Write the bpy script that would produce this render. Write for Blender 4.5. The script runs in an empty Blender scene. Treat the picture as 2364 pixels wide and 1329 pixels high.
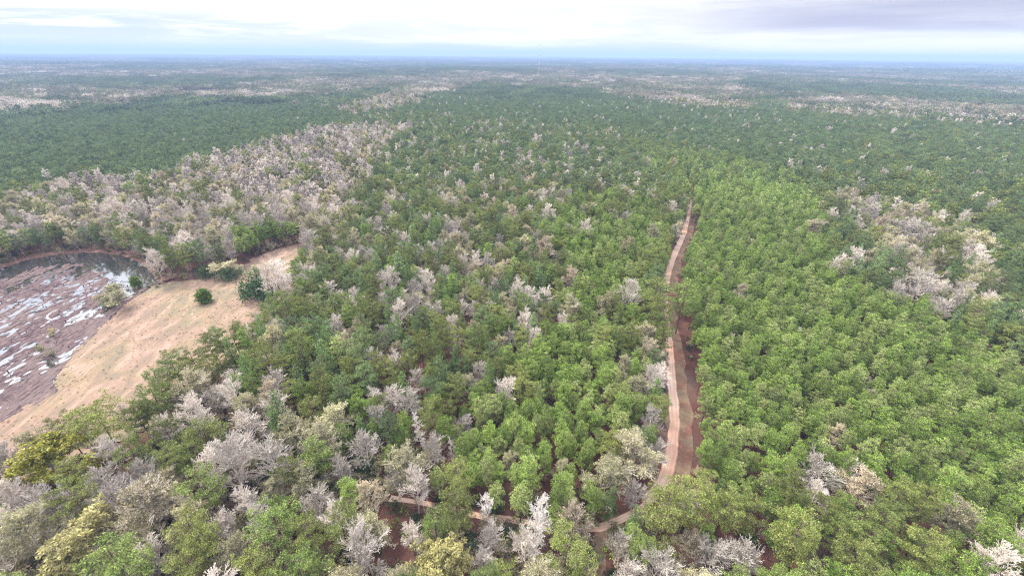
import bpy, math, random
import numpy as np
from mathutils import Matrix, Vector, noise as mnoise

random.seed(7); RNG = np.random.default_rng(7)
SC = bpy.context.scene
COL = SC.collection

# ------------------------------------------------------------------ camera
H = 110.0                     # drone height above the forest floor
FPX = 960.0                   # focal length in pixels of the 2364 px wide frame
W0, H0 = 2364.0, 1329.0
PITCH, ROLL = math.radians(29.35), math.radians(0.5)
camd = bpy.data.cameras.new("camera"); cam = bpy.data.objects.new("camera", camd); COL.objects.link(cam)
camd.sensor_width = 36; camd.lens = FPX * 36 / W0; camd.clip_start = 0.5; camd.clip_end = 200000
MW = Matrix.Translation((0, 0, H)) @ Matrix.Rotation(math.pi / 2 - PITCH, 4, 'X') @ Matrix.Rotation(ROLL, 4, 'Z')
cam.matrix_world = MW
SC.camera = cam
R3 = np.array(MW.to_3x3())

# ------------------------------------------------------------------ world: overcast sky
world = bpy.data.worlds.new("World"); SC.world = world; world.use_nodes = True
SUN_EL, SUN_AZ = math.radians(48), math.radians(-50)      # azimuth from +Y towards +X


class NT:
    """small node-tree writer"""
    def __init__(s, tree):
        s.t = tree; s.n = tree.nodes; s.l = tree.links

    def node(s, kind, **kw):
        n = s.n.new(kind)
        for k, v in kw.items(): setattr(n, k, v)
        return n

    def put(s, sock, v):
        if isinstance(v, bpy.types.NodeSocket): s.l.new(v, sock)
        elif v is not None:
            if hasattr(sock, 'default_value'):
                if isinstance(v, (tuple, list)) and len(v) == 3 and len(sock.default_value) == 4: v = (*v, 1)
                sock.default_value = v

    def m(s, op, a, b=None, c=None, clamp=False):
        n = s.node('ShaderNodeMath', operation=op, use_clamp=clamp)
        for i, v in enumerate((a, b, c)): s.put(n.inputs[i], v)
        return n.outputs[0]

    def ss(s, x, a, b, lo=0.0, hi=1.0):
        n = s.node('ShaderNodeMapRange', interpolation_type='SMOOTHSTEP')
        for i, v in enumerate((x, a, b, lo, hi)): s.put(n.inputs[i], v)
        return n.outputs[0]

    def mix(s, f, a, b, mode='MIX'):
        n = s.node('ShaderNodeMix', data_type='RGBA', blend_type=mode)
        s.put(n.inputs[0], f); s.put(n.inputs[6], a); s.put(n.inputs[7], b)
        return n.outputs[2]

    def noise(s, vec, scale, detail=3, rough=.5, dist=0.0):
        n = s.node('ShaderNodeTexNoise')
        s.put(n.inputs['Vector'], vec); n.inputs['Scale'].default_value = scale
        n.inputs['Detail'].default_value = detail; n.inputs['Roughness'].default_value = rough
        n.inputs['Distortion'].default_value = dist
        return n.outputs[0]

    def comb(s, x, y, z):
        n = s.node('ShaderNodeCombineXYZ')
        for i, v in enumerate((x, y, z)): s.put(n.inputs[i], v)
        return n.outputs[0]

    def sep(s, v):
        n = s.node('ShaderNodeSeparateXYZ'); s.l.new(v, n.inputs[0]); return n.outputs


def build_world():
    g = NT(world.node_tree); g.n.clear()
    out = g.node('ShaderNodeOutputWorld'); bg = g.node('ShaderNodeBackground')
    g.l.new(bg.outputs[0], out.inputs[0])
    sky = g.node('ShaderNodeTexSky', sky_type='NISHITA'); sky.sun_disc = False
    sky.sun_elevation = SUN_EL; sky.sun_rotation = SUN_AZ; sky.altitude = 100
    tc = g.node('ShaderNodeTexCoord')
    x, y, z = g.sep(tc.outputs['Generated'])
    hyp = g.m('SQRT', g.m('ADD', g.m('MULTIPLY', x, x), g.m('MULTIPLY', y, y)))
    el = g.m('DIVIDE', z, g.m('MAXIMUM', hyp, .02))
    az = g.m('ARCTAN2', x, y)
    v1 = g.comb(g.m('MULTIPLY', az, 2.6), g.m('MULTIPLY', el, 27), 3.1)
    v2 = g.comb(g.m('MULTIPLY', az, 5.0), g.m('MULTIPLY', el, 58), 9.4)
    n1 = g.noise(v1, 1.0, 6, .58, .5); n2 = g.noise(v2, 1.0, 6, .6, .5)
    n = g.m('ADD', g.m('MULTIPLY', n1, .65), g.m('MULTIPLY', n2, .35))
    right = g.ss(az, .16, .60); left = g.ss(az, -.15, -.75)
    # pale blue strip above the horizon, strong on the left
    eln = g.m('ADD', el, g.m('MULTIPLY', g.m('SUBTRACT', n, .5), .06))
    band = g.m('MULTIPLY', g.ss(eln, .030, .006), g.m('SUBTRACT', 1.0, g.m('MULTIPLY', g.ss(az, .28, .5), .95)))
    col = g.mix(g.ss(n2, .62, .3), (1.12, 1.12, 1.12), (.92, .93, .97))
    col = g.mix(g.m('MULTIPLY', band, .75), col, (.64, .76, .95))
    # grey-blue streaks on the left half
    st = g.m('MULTIPLY', g.m('MULTIPLY', g.ss(n2, .56, .42), g.ss(g.m('ABSOLUTE', g.m('SUBTRACT', el, .038)), .026, .006)), g.m('ADD', .18, g.m('MULTIPLY', left, .7)))
    col = g.mix(st, col, (.64, .75, .93))
    # lavender-grey cloud deck on the right
    dk = g.m('MULTIPLY', g.ss(g.m('ADD', eln, g.m('MULTIPLY', g.ss(az, .45, .9), .004)), .024, .046), right)
    col = g.mix(g.m('MULTIPLY', dk, g.ss(n1, .72, .35, .55, 1.0)), col, (.52, .53, .68))
    dl = g.m('MULTIPLY', g.m('MULTIPLY', g.ss(el, .055, .085), left), g.ss(n1, .60, .42, 0, .75))
    col = g.mix(dl, col, (.74, .78, .93))
    # warm gap under the deck at the right
    gap = g.m('MULTIPLY', g.m('MULTIPLY', g.ss(az, .35, .6), g.ss(el, .034, .012)), g.ss(n2, .35, .6, .3, 1.0))
    col = g.mix(gap, col, (1.05, 1.02, .95))
    # overcast skies get brighter towards the zenith
    up = g.ss(el, .10, 1.1, .48, 2.0)
    vs = g.node('ShaderNodeVectorMath', operation='SCALE'); g.l.new(col, vs.inputs[0]); g.l.new(up, vs.inputs['Scale'])
    # the clouds cover nearly all of the clear sky (world strength 0.1)
    vs2 = g.node('ShaderNodeVectorMath', operation='SCALE'); g.l.new(vs.outputs[0], vs2.inputs[0]); vs2.inputs['Scale'].default_value = 10.0
    fin = g.mix(.96, sky.outputs[0], vs2.outputs[0])
    g.l.new(fin, bg.inputs[0]); bg.inputs[1].default_value = .1


build_world()
sd = bpy.data.lights.new("sun", 'SUN'); sd.energy = 3.1; sd.angle = math.radians(11); sd.color = (1, .95, .87)
sun = bpy.data.objects.new("sun", sd); COL.objects.link(sun)
sdir = Vector((math.sin(SUN_AZ) * math.cos(SUN_EL), math.cos(SUN_AZ) * math.cos(SUN_EL), math.sin(SUN_EL)))
sun.rotation_euler = sdir.to_track_quat('Z', 'Y').to_euler(); sun.location = (0, 0, 300)
SC.view_settings.view_transform = 'Standard'; SC.view_settings.look = 'None'
SC.view_settings.exposure = 1.17; SC.view_settings.gamma = 1; SC.view_settings.use_curve_mapping = False
SC.render.engine = 'CYCLES'
cy = SC.cycles
cy.max_bounces = 4; cy.diffuse_bounces = 2; cy.glossy_bounces = 2; cy.transmission_bounces = 2
cy.transparent_max_bounces = 4; cy.volume_bounces = 0
cy.use_denoising = True; cy.denoiser = 'OPENIMAGEDENOISE'; cy.denoising_input_passes = 'RGB_ALBEDO_NORMAL'; cy.denoising_prefilter = 'NONE'; cy.filter_width = 1.1


# ------------------------------------------------------------------ pixel <-> world
def ray(px, py):
    v = np.array([(px - W0 / 2) / FPX, -(py - H0 / 2) / FPX, -1.0]); return R3 @ v


def G(px, py, z=0.0):
    d = ray(px, py); t = (z - H) / d[2]; return (d[0] * t, d[1] * t)


def P(x, y, z):
    v = R3.T @ np.array([x, y, z - H])
    if v[2] >= -.1: return (-1e6, -1e6, 1)
    return (W0 / 2 - FPX * v[0] / v[2], H0 / 2 + FPX * v[1] / v[2], -v[2])


def PV(xyz):
    v = (np.asarray(xyz, float) - np.array([0, 0, H])) @ R3
    d = -v[:, 2]; ok = d > 1
    d2 = np.where(ok, d, 1)
    return np.stack([np.where(ok, W0 / 2 + FPX * v[:, 0] / d2, -1e6), np.where(ok, H0 / 2 - FPX * v[:, 1] / d2, -1e6), d], 1)


def inpoly(pts, poly):
    pts = np.asarray(pts, float); x, y = pts[:, 0], pts[:, 1]
    r = np.zeros(len(pts), bool); n = len(poly); j = n - 1
    for i in range(n):
        xi, yi = poly[i]; xj, yj = poly[j]
        c = ((yi > y) != (yj > y))
        with np.errstate(divide='ignore', invalid='ignore'):
            xx = (xj - xi) * (y - yi) / (yj - yi + 1e-12) + xi
        r ^= c & (x < xx); j = i
    return r


def vnoise(x, y, s, seed=0.0):
    return mnoise.noise(Vector((x / s + seed, y / s - seed * 1.7, seed)))


def fbm(x, y, s, seed=0.0, o=3):
    a = 0; amp = 1; t = 0
    for k in range(o):
        a += amp * vnoise(x, y, s / 2 ** k, seed + k * 3.3); t += amp; amp *= .5
    return a / t


def relief(x, y):
    r = math.hypot(x, y)
    k = min(1, max(0, (r - 700) / 2500)); k = k * k * (3 - 2 * k)
    if k == 0: return 0.0
    return k * (9 * vnoise(x, y, 900, 4) + 14 * vnoise(x, y, 2600, 8) - 3)


# ------------------------------------------------------------------ object helpers
def mesh_np(name, V, F, mats=(), midx=None, smooth=False):
    """F: list of (n,k) integer arrays, k = 3 or 4"""
    me = bpy.data.meshes.new(name)
    V = np.asarray(V, np.float32)
    loops = np.concatenate([np.asarray(f).ravel() for f in F]).astype(np.int32)
    tot = np.concatenate([np.full(len(f), np.asarray(f).shape[1]) for f in F]).astype(np.int32)
    me.vertices.add(len(V)); me.vertices.foreach_set('co', V.ravel())
    me.loops.add(len(loops)); me.loops.foreach_set('vertex_index', loops)
    me.polygons.add(len(tot))
    st = np.concatenate([[0], np.cumsum(tot)[:-1]]).astype(np.int32)
    me.polygons.foreach_set('loop_start', st); me.polygons.foreach_set('loop_total', tot)
    for m in mats: me.materials.append(m)
    if midx is not None: me.polygons.foreach_set('material_index', np.asarray(midx, np.int32))
    me.polygons.foreach_set('use_smooth', np.full(len(tot), smooth))
    me.update(calc_edges=True); me.validate()
    return me


def link(name, data, parent=None):
    o = bpy.data.objects.new(name, data); COL.objects.link(o)
    if parent: o.parent = parent
    return o


def tag(o, label=None, cat=None, group=None, kind=None):
    if label: o['label'] = label
    if cat: o['category'] = cat
    if group: o['group'] = group
    if kind: o['kind'] = kind
    return o


def material(name, rough=.85):
    m = bpy.data.materials.new(name); m.use_nodes = True
    g = NT(m.node_tree); b = g.n['Principled BSDF']
    b.inputs['Roughness'].default_value = rough; b.inputs['Specular IOR Level'].default_value = .25
    return m, g, b


# ------------------------------------------------------------------ materials
def foliage_mat(name, cols, transl=.15, clump=1.2, lo=.5, hi=1.7):
    """cols: 3 leaf colours; picked per tree, varied per leaf and per clump"""
    m, g, b = material(name, .7)
    oi = g.node('ShaderNodeObjectInfo'); geo = g.node('ShaderNodeNewGeometry')
    tc = g.node('ShaderNodeTexCoord')
    r = oi.outputs['Random']
    c = g.mix(g.ss(r, .0, .55), cols[0], cols[1]); c = g.mix(g.ss(r, .55, 1.0), c, cols[2])
    n = g.noise(tc.outputs['Object'], 1 / clump, 2)
    br = g.m('MULTIPLY', g.ss(geo.outputs['Random Per Island'], 0, 1, lo, hi), g.ss(n, .3, .7, .8, 1.22))
    # trees differ in brightness as well
    w = g.node('ShaderNodeTexWhiteNoise', noise_dimensions='1D'); g.l.new(r, w.inputs['W'])
    br = g.m('MULTIPLY', br, g.ss(w.outputs['Value'], 0, 1, .74, 1.26))
    v = g.node('ShaderNodeVectorMath', operation='SCALE'); g.l.new(c, v.inputs[0]); g.l.new(br, v.inputs['Scale'])
    g.l.new(v.outputs[0], b.inputs['Base Color'])
    tr = g.node('ShaderNodeBsdfTranslucent'); g.l.new(v.outputs[0], tr.inputs[0])
    mx = g.node('ShaderNodeMixShader'); mx.inputs[0].default_value = transl
    g.l.new(b.outputs[0], mx.inputs[1]); g.l.new(tr.outputs[0], mx.inputs[2])
    g.l.new(mx.outputs[0], g.n['Material Output'].inputs[0])
    return m


def bark_mat(name, a, bcol, vary=.35):
    m, g, b = material(name, .9)
    oi = g.node('ShaderNodeObjectInfo'); tc = g.node('ShaderNodeTexCoord')
    n = g.noise(tc.outputs['Object'], 1.3, 3)
    c = g.mix(g.ss(n, .35, .65), a, bcol)
    v = g.node('ShaderNodeVectorMath', operation='SCALE'); g.l.new(c, v.inputs[0])
    g.l.new(g.ss(oi.outputs['Random'], 0, 1, 1 - vary, 1 + vary * .6), v.inputs['Scale'])
    g.l.new(v.outputs[0], b.inputs['Base Color'])
    return m


M = {}
M['needle_plantation'] = foliage_mat('needle_plantation', [(.138, .205, .040), (.185, .255, .052), (.245, .285, .095)])
M['needle_mature'] = foliage_mat('needle_mature', [(.140, .165, .045), (.175, .195, .050), (.145, .195, .048)])
M['needle_blue'] = foliage_mat('needle_blue', [(.120, .185, .052), (.155, .230, .075), (.190, .255, .110)])
M['needle_far'] = foliage_mat('needle_far', [(.085, .128, .054), (.110, .155, .062), (.135, .175, .066)], lo=.6, hi=1.4)
M['needle_dark'] = foliage_mat('needle_dark', [(.105, .155, .060), (.130, .180, .064), (.160, .200, .075)])
M['bud_beige'] = foliage_mat('bud_beige', [(.38, .34, .185), (.37, .355, .19), (.39, .315, .21)], .3, 2.5, .8, 1.25)
M['bud_yellow'] = foliage_mat('bud_yellow', [(.47, .43, .17), (.44, .41, .15), (.50, .44, .21)], .3, 2.5, .75, 1.3)
M['olive'] = foliage_mat('olive', [(.26, .27, .05), (.30, .29, .05), (.24, .26, .06)], .3, 2)
M['bare_far'] = foliage_mat('bare_far', [(.22, .20, .125), (.29, .25, .165), (.19, .18, .105)], .2, 6, .7, 1.3)
M['bare_pale'] = foliage_mat('bare_pale', [(.40, .35, .28), (.44, .38, .31), (.36, .32, .25)], .2, 6, .75, 1.25)
M['evergreen'] = foliage_mat('evergreen', [(.035, .075, .030), (.050, .095, .035), (.055, .110, .060)])
M['twig_pale'] = bark_mat('twig_pale', (.64, .57, .49), (.51, .445, .375))
M['twig_white'] = bark_mat('twig_white', (.80, .75, .68), (.66, .60, .53), .15)
M['twig_tan'] = bark_mat('twig_tan', (.48, .42, .35), (.38, .32, .27))
M['twig_brown'] = bark_mat('twig_brown', (.26, .18, .15), (.20, .14, .12))
M['bark_pine'] = bark_mat('bark_pine', (.16, .105, .085), (.10, .07, .06))
M['bark_grey'] = bark_mat('bark_grey', (.28, .24, .22), (.20, .17, .16))


MDA = math.atan2(G(330, 668)[1] - G(0, 900)[1], G(330, 668)[0] - G(0, 900)[0])      # lie of the marsh edge


def ground_mats():
    # forest floor: red-brown pine straw near, wooded mottling far away
    m, g, b = material('forest_floor', .95)
    geo = g.node('ShaderNodeNewGeometry'); p = geo.outputs['Position']
    n1 = g.noise(p, .11, 4, .6); n2 = g.noise(p, 1.1, 3, .65); n3 = g.noise(p, .025, 3)
    c = g.mix(g.ss(n1, .35, .65), (.070, .026, .020), (.100, .046, .034))
    c = g.mix(g.ss(n3, .5, .68), c, (.10, .068, .05))
    c = g.mix(g.ss(n2, .55, .75, 0, .5), c, (.19, .12, .09)); c = g.mix(g.ss(n2, .45, .25, 0, .6), c, (.05, .028, .02))
    x, y, z = g.sep(p)
    r = g.m('SQRT', g.m('ADD', g.m('MULTIPLY', x, x), g.m('MULTIPLY', y, y)))
    fn = g.noise(p, .0016, 5, .6, .5); fn2 = g.noise(p, .012, 3, .6)
    fc = g.mix(g.ss(fn, .46, .58), (.040, .075, .030), (.16, .135, .095))
    fc = g.mix(g.ss(fn2, .4, .6, 0, .5), fc, (.07, .085, .04))
    fc = g.mix(g.ss(fn, .64, .68), fc, (.42, .34, .20))
    g.l.new(g.mix(g.ss(r, 900, 1500), c, fc), b.inputs['Base Color'])
    bp = g.node('ShaderNodeBump'); bp.inputs['Strength'].default_value = .6; bp.inputs['Distance'].default_value = .4
    g.l.new(n2, bp.inputs['Height']); g.l.new(bp.outputs[0], b.inputs['Normal'])
    M['floor'] = m
    # dry meadow
    m, g, b = material('dry_grass', .9)
    geo = g.node('ShaderNodeNewGeometry'); p = geo.outputs['Position']
    mp = g.node('ShaderNodeMapping'); g.l.new(p, mp.inputs[0]); mp.inputs['Rotation'].default_value = (0, 0, -MDA); mp0 = mp; mp = g.node('ShaderNodeMapping'); g.l.new(mp0.outputs[0], mp.inputs[0]); mp.inputs['Scale'].default_value = (.5, 1.4, 1)
    n1 = g.noise(p, .035, 4, .6); n2 = g.noise(mp.outputs[0], .7, 5, .65, .4); n3 = g.noise(mp.outputs[0], .14, 4, .6, .6)
    n4 = g.noise(mp.outputs[0], 2.4, 3, .7)
    c = g.mix(g.ss(n1, .44, .56), (.225, .148, .104), (.198, .145, .082))
    c = g.mix(g.ss(n3, .49, .60, 0, .75), c, (.150, .112, .078))
    c = g.mix(g.ss(n3, .47, .38, 0, .8), c, (.28, .192, .142))
    c = g.mix(g.ss(n2, .51, .62, 0, .55), c, (.165, .112, .076)); c = g.mix(g.ss(n4, .45, .25, 0, .5), c, (.30, .215, .162))
    c = g.mix(g.ss(g.m('ADD', n1, g.m('MULTIPLY', n3, .5)), .80, .90, 0, .6), c, (.15, .13, .085))
    g.l.new(c, b.inputs['Base Color'])
    bp = g.node('ShaderNodeBump'); bp.inputs['Strength'].default_value = .9; bp.inputs['Distance'].default_value = .5
    g.l.new(g.m('ADD', n2, g.m('MULTIPLY', n4, .4)), bp.inputs['Height']); g.l.new(bp.outputs[0], b.inputs['Normal'])
    M['meadow'] = m
    # marsh mud with dead weed
    m, g, b = material('marsh_mud', 1.0); b.inputs['Specular IOR Level'].default_value = .05
    geo = g.node('ShaderNodeNewGeometry'); p = geo.outputs['Position']
    mp = g.node('ShaderNodeMapping'); g.l.new(p, mp.inputs[0]); mp.inputs['Rotation'].default_value = (0, 0, -MDA); mp0 = mp; mp = g.node('ShaderNodeMapping'); g.l.new(mp0.outputs[0], mp.inputs[0]); mp.inputs['Scale'].default_value = (.5, 1.4, 1)
    n1 = g.noise(p, .05, 4, .6); n2 = g.noise(mp.outputs[0], .6, 5, .7, .5); n3 = g.noise(mp.outputs[0], 2.2, 3, .7)
    c = g.mix(g.ss(n1, .4, .6), (.088, .062, .062), (.125, .094, .087))
    c = g.mix(g.ss(n2, .50, .62, 0, .9), c, (.16, .11, .10)); c = g.mix(g.ss(n2, .48, .38, 0, .65), c, (.022, .012, .015))
    c = g.mix(g.ss(n3, .58, .75, 0, .6), c, (.26, .21, .20))
    g.l.new(c, b.inputs['Base Color'])
    bp = g.node('ShaderNodeBump'); bp.inputs['Strength'].default_value = .8; bp.inputs['Distance'].default_value = .4
    g.l.new(n3, bp.inputs['Height']); g.l.new(bp.outputs[0], b.inputs['Normal'])
    M['mud'] = m
    # still water, silty, mirror-like
    m, g, b = material('still_water', .06)
    geo = g.node('ShaderNodeNewGeometry'); p = geo.outputs['Position']
    n1 = g.noise(p, .8, 3); 
    b.inputs['Base Color'].default_value = (.46, .46, .465, 1); b.inputs['Metallic'].default_value = .97
    bp = g.node('ShaderNodeBump'); bp.inputs['Strength'].default_value = .05; bp.inputs['Distance'].default_value = .1
    g.l.new(n1, bp.inputs['Height']); g.l.new(bp.outputs[0], b.inputs['Normal'])
    M['water'] = m
    # dirt road
    m, g, b = material('road_dirt', .95)
    geo = g.node('ShaderNodeNewGeometry'); p = geo.outputs['Position']
    uv = g.node('ShaderNodeUVMap'); u, v, _ = g.sep(uv.outputs[0])
    n1 = g.noise(p, .5, 5, .65); n2 = g.noise(p, .04, 3); n3 = g.noise(g.comb(g.m('MULTIPLY', u, 9), g.m('MULTIPLY', v, .12), 0), 1, 3, .6)
    c = g.mix(g.ss(n2, .4, .6), (.44, .27, .19), (.50, .37, .29))
    c = g.mix(g.ss(n3, .5, .7, 0, .5), c, (.30, .165, .11)); c = g.mix(g.ss(n1, .55, .75, 0, .5), c, (.52, .40, .33))
    for c0 in (.3, .7): c = g.mix(g.ss(g.m('ABSOLUTE', g.m('SUBTRACT', u, c0)), .11, .03, 0, .3), c, (.32, .18, .12))
    edge = g.ss(g.m('ADD', g.m('ABSOLUTE', g.m('SUBTRACT', u, .5)), g.m('MULTIPLY', g.m('SUBTRACT', n1, .5), .3)), .36, .5)
    c = g.mix(edge, c, (.22, .12, .08))
    g.l.new(c, b.inputs['Base Color']); M['road'] = m
    # verge
    m, g, b = material('verge_weeds', .95)
    geo = g.node('ShaderNodeNewGeometry'); p = geo.outputs['Position']
    n1 = g.noise(p, .12, 4, .6); n2 = g.noise(p, .9, 4, .7)
    c = g.mix(g.ss(n1, .38, .6), (.14, .065, .045), (.17, .12, .075)); c = g.mix(g.ss(n2, .52, .7, 0, .8), c, (.10, .09, .04))
    c = g.mix(g.ss(n2, .45, .3, 0, .7), c, (.28, .21, .165)); g.l.new(c, b.inputs['Base Color'])
    bp = g.node('ShaderNodeBump'); bp.inputs['Strength'].default_value = .8; bp.inputs['Distance'].default_value = .3
    g.l.new(n2, bp.inputs['Height']); g.l.new(bp.outputs[0], b.inputs['Normal']); M['verge'] = m
    for nm, col, ro in (('bank', (.15, .080, .062), .95), ('steel', (.5, .5, .52), .5), ('paint_red', (.45, .09, .06), .5), ('roof_white', (.75, .75, .75), .5),
                        ('wall_tan', (.45, .38, .3), .9), ('log', (.075, .055, .055), .9), ('silt', (.33, .30, .30), .6), ('hay', (.20, .165, .10), .9)):
        m, g, b = material(nm, ro)
        geo = g.node('ShaderNodeNewGeometry'); n = g.noise(geo.outputs['Position'], .6, 4, .7)
        g.l.new(g.mix(g.ss(n, .3, .7), tuple(c * .7 for c in col), tuple(min(.85, c * 1.3) for c in col)), b.inputs['Base Color']); M[nm] = m


ground_mats()

# ------------------------------------------------------------------ layout read from the photograph
POND_OUT = [(-90, 641), (0, 620), (70, 597), (130, 588), (190, 583), (240, 583), (280, 589), (320, 602), (345, 618), (362, 640), (374, 653)]
MUD_PX = POND_OUT + [(352, 664), (310, 690), (262, 728), (215, 780), (165, 830), (125, 880), (138, 903), (96, 930), (40, 956), (0, 978), (-90, 1015)]
MEADOW_PX = [(352, 660), (400, 650), (470, 645), (545, 620), (585, 596), (640, 575), (705, 560), (712, 600), (672, 670), (640, 720), (600, 770), (560, 820),
             (470, 880), (400, 930), (330, 1000), (200, 1060), (60, 1110), (-90, 1160), (-90, 1000), (0, 965), (120, 890), (160, 826), (215, 772), (262, 720), (310, 682)]
ROAD_PX = [(1500, 1152), (1528, 1118), (1541, 1090), (1550, 1050), (1556, 1000), (1557, 950), (1553, 900), (1549, 850), (1545, 800), (1538, 750), (1534, 700),
           (1536, 660), (1543, 630), (1556, 590), (1570, 560), (1580, 535), (1586, 510), (1591, 480), (1590, 455), (1575, 425), (1545, 403), (1510, 392), (1480, 385), (1450, 350), (1432, 310)]
TRAIL_PX = [(1500, 1152), (1475, 1178), (1430, 1198), (1385, 1218), (1320, 1216), (1250, 1210), (1180, 1200), (1100, 1190), (1000, 1167), (900, 1150)]
SPUR_PX = [(1430, 1198), (1395, 1225), (1382, 1260), (1380, 1330), (1384, 1420)]
wpoly = lambda pp, z=0: [G(a, b, z) for a, b in pp]
MUD_W, MEADOW_W = wpoly(MUD_PX), wpoly(MEADOW_PX)


def smooth_path(pp, z=0, step=4.0):
    w = [Vector((*G(a, b, z), 0)) for a, b in pp]; out = []
    for i in range(len(w) - 1):
        p0, p1, p2, p3 = w[max(0, i - 1)], w[i], w[i + 1], w[min(len(w) - 1, i + 2)]
        n = max(1, int((p2 - p1).length / step))
        for k in range(n):
            t = k / n
            out.append(.5 * ((2 * p1) + (p2 - p0) * t + (2 * p0 - 5 * p1 + 4 * p2 - p3) * t * t + (3 * p1 - p0 - 3 * p2 + p3) * t ** 3))
    out.append(w[-1]); return out


ROAD_W, TRAIL_W, SPUR_W = smooth_path(ROAD_PX), smooth_path(TRAIL_PX), smooth_path(SPUR_PX)


def ribbon(name, path, offl, offr, z, mat, n_across=6, seed=1, jag=.5):
    """strip along a path from offl (left, negative) to offr (right), with ragged edges"""
    V = []; UV = []; F = []; L = 0
    for i, p in enumerate(path):
        a = path[max(0, i - 1)]; b = path[min(len(path) - 1, i + 1)]
        t = (b - a).normalized(); nrm = Vector((t.y, -t.x, 0)); L += (p - path[max(0, i - 1)]).length
        el = offl + jag * vnoise(p.x, p.y, 5, seed); er = offr + jag * vnoise(p.x, p.y, 5, seed + 5)
        for k in range(n_across + 1):
            u = k / n_across; q = p + nrm * (el + (er - el) * u)
            V.append((q.x, q.y, z + relief(q.x, q.y))); UV.append((u, L))
    n = n_across + 1
    for i in range(len(path) - 1):
        for k in range(n_across): F.append((i * n + k, i * n + k + 1, (i + 1) * n + k + 1, (i + 1) * n + k))
    me = mesh_np(name, V, [np.array(F)], [mat]); uvl = me.uv_layers.new(name='UVMap')
    li = np.empty(len(me.loops), np.int32); me.loops.foreach_get('vertex_index', li)
    uvl.data.foreach_set('uv', np.array(UV, np.float32)[li].ravel())
    return tag(link(name, me), kind='structure')


def build_ground():
    # polar sheet out past the horizon
    rs = [0, 30, 60, 100, 150, 220, 300, 400, 520, 660, 820] + list(np.geomspace(1000, 90000, 60)); na = 160
    V = []; F = []
    for r in rs:
        for a in range(na + 1):
            t = math.radians(-75 + 150 * a / na); x, y = r * math.sin(t), r * math.cos(t) - 60
            V.append((x, y, relief(x, y)))
    n = na + 1
    for i in range(len(rs) - 1):
        for a in range(na): F.append((i * n + a, i * n + a + 1, (i + 1) * n + a + 1, (i + 1) * n + a))
    tag(link('ground', mesh_np('ground', V, [np.array(F)], [M['floor']], smooth=True)), kind='structure')


def grid_patch(name, poly, res, zf, mat, rag=0.0, smooth=True):
    P_ = np.array(poly); x0, y0 = P_.min(0) - 2; x1, y1 = P_.max(0) + 2
    xs = np.arange(x0, x1, res); ys = np.arange(y0, y1, res)
    gx, gy = np.meshgrid(xs, ys); nx, ny = len(xs), len(ys)
    pts = np.stack([gx.ravel(), gy.ravel()], 1)
    if rag:
        off = np.array([(rag * vnoise(a, b, 6, 2.2) + rag * .5 * vnoise(a, b, 2, 5.2), rag * vnoise(a, b, 6, 7.7) + rag * .5 * vnoise(a, b, 2, 9.2)) for a, b in pts])
    else: off = 0
    ins = inpoly(pts + off, poly).reshape(ny, nx)
    q = ins[:-1, :-1] & ins[1:, :-1] & ins[:-1, 1:] & ins[1:, 1:]
    iy, ix = np.nonzero(q)
    idx = lambda a, b: a * nx + b
    F = np.stack([idx(iy, ix), idx(iy, ix + 1), idx(iy + 1, ix + 1), idx(iy + 1, ix)], 1)
    used = np.unique(F); remap = np.full(nx * ny, -1); remap[used] = np.arange(len(used))
    V = [(a, b, zf(a, b)) for a, b in pts[used]]
    me = mesh_np(name, V, [remap[F]], [mat], smooth=smooth)
    return tag(link(name, me), kind='structure')


POND_OUT_W = wpoly(POND_OUT)


def seg_dist(x, y, poly):
    b = 1e9
    for i in range(len(poly) - 1):
        ax, ay = poly[i]; bx, by = poly[i + 1]; dx, dy = bx - ax, by - ay
        t = max(0, min(1, ((x - ax) * dx + (y - ay) * dy) / (dx * dx + dy * dy)))
        b = min(b, math.hypot(x - ax - t * dx, y - ay - t * dy))
    return b


MUD_EDGE = wpoly(MUD_PX[len(POND_OUT) - 1:])
_md = Vector(G(330, 668)) - Vector(G(0, 900)); _md.normalize()


def mud_z(x, y):
    d = seg_dist(x, y, POND_OUT_W)            # metres from the far bank
    e = seg_dist(x, y, MUD_EDGE)              # metres from the meadow
    u, v = x * _md.x + y * _md.y, -x * _md.y + y * _md.x
    n = .6 * mnoise.noise(Vector((u / 17, v / 4.2, 1.3))) + .45 * mnoise.noise(Vector((u / 6, v / 1.6, 4.3))) + .45 * mnoise.noise(Vector((u / 2.5, v / 1.2, 7.3)))
    basin = .24 + .30 * n + .10 * min(1, max(0, (22 - e) / 22)) + .015
    deep = max(0, 1 - d / (19 + 6 * vnoise(x, y, 30, 3)))
    near_end = 1 if x > 0 else 0
    z = basin - .55 * min(1, deep * 2.2)
    if e < 5: z = max(z, .27 + .08 * (1 - e / 5)) if n > -.25 else z
    return min(.5, max(-.35, z)) + .05


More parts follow.
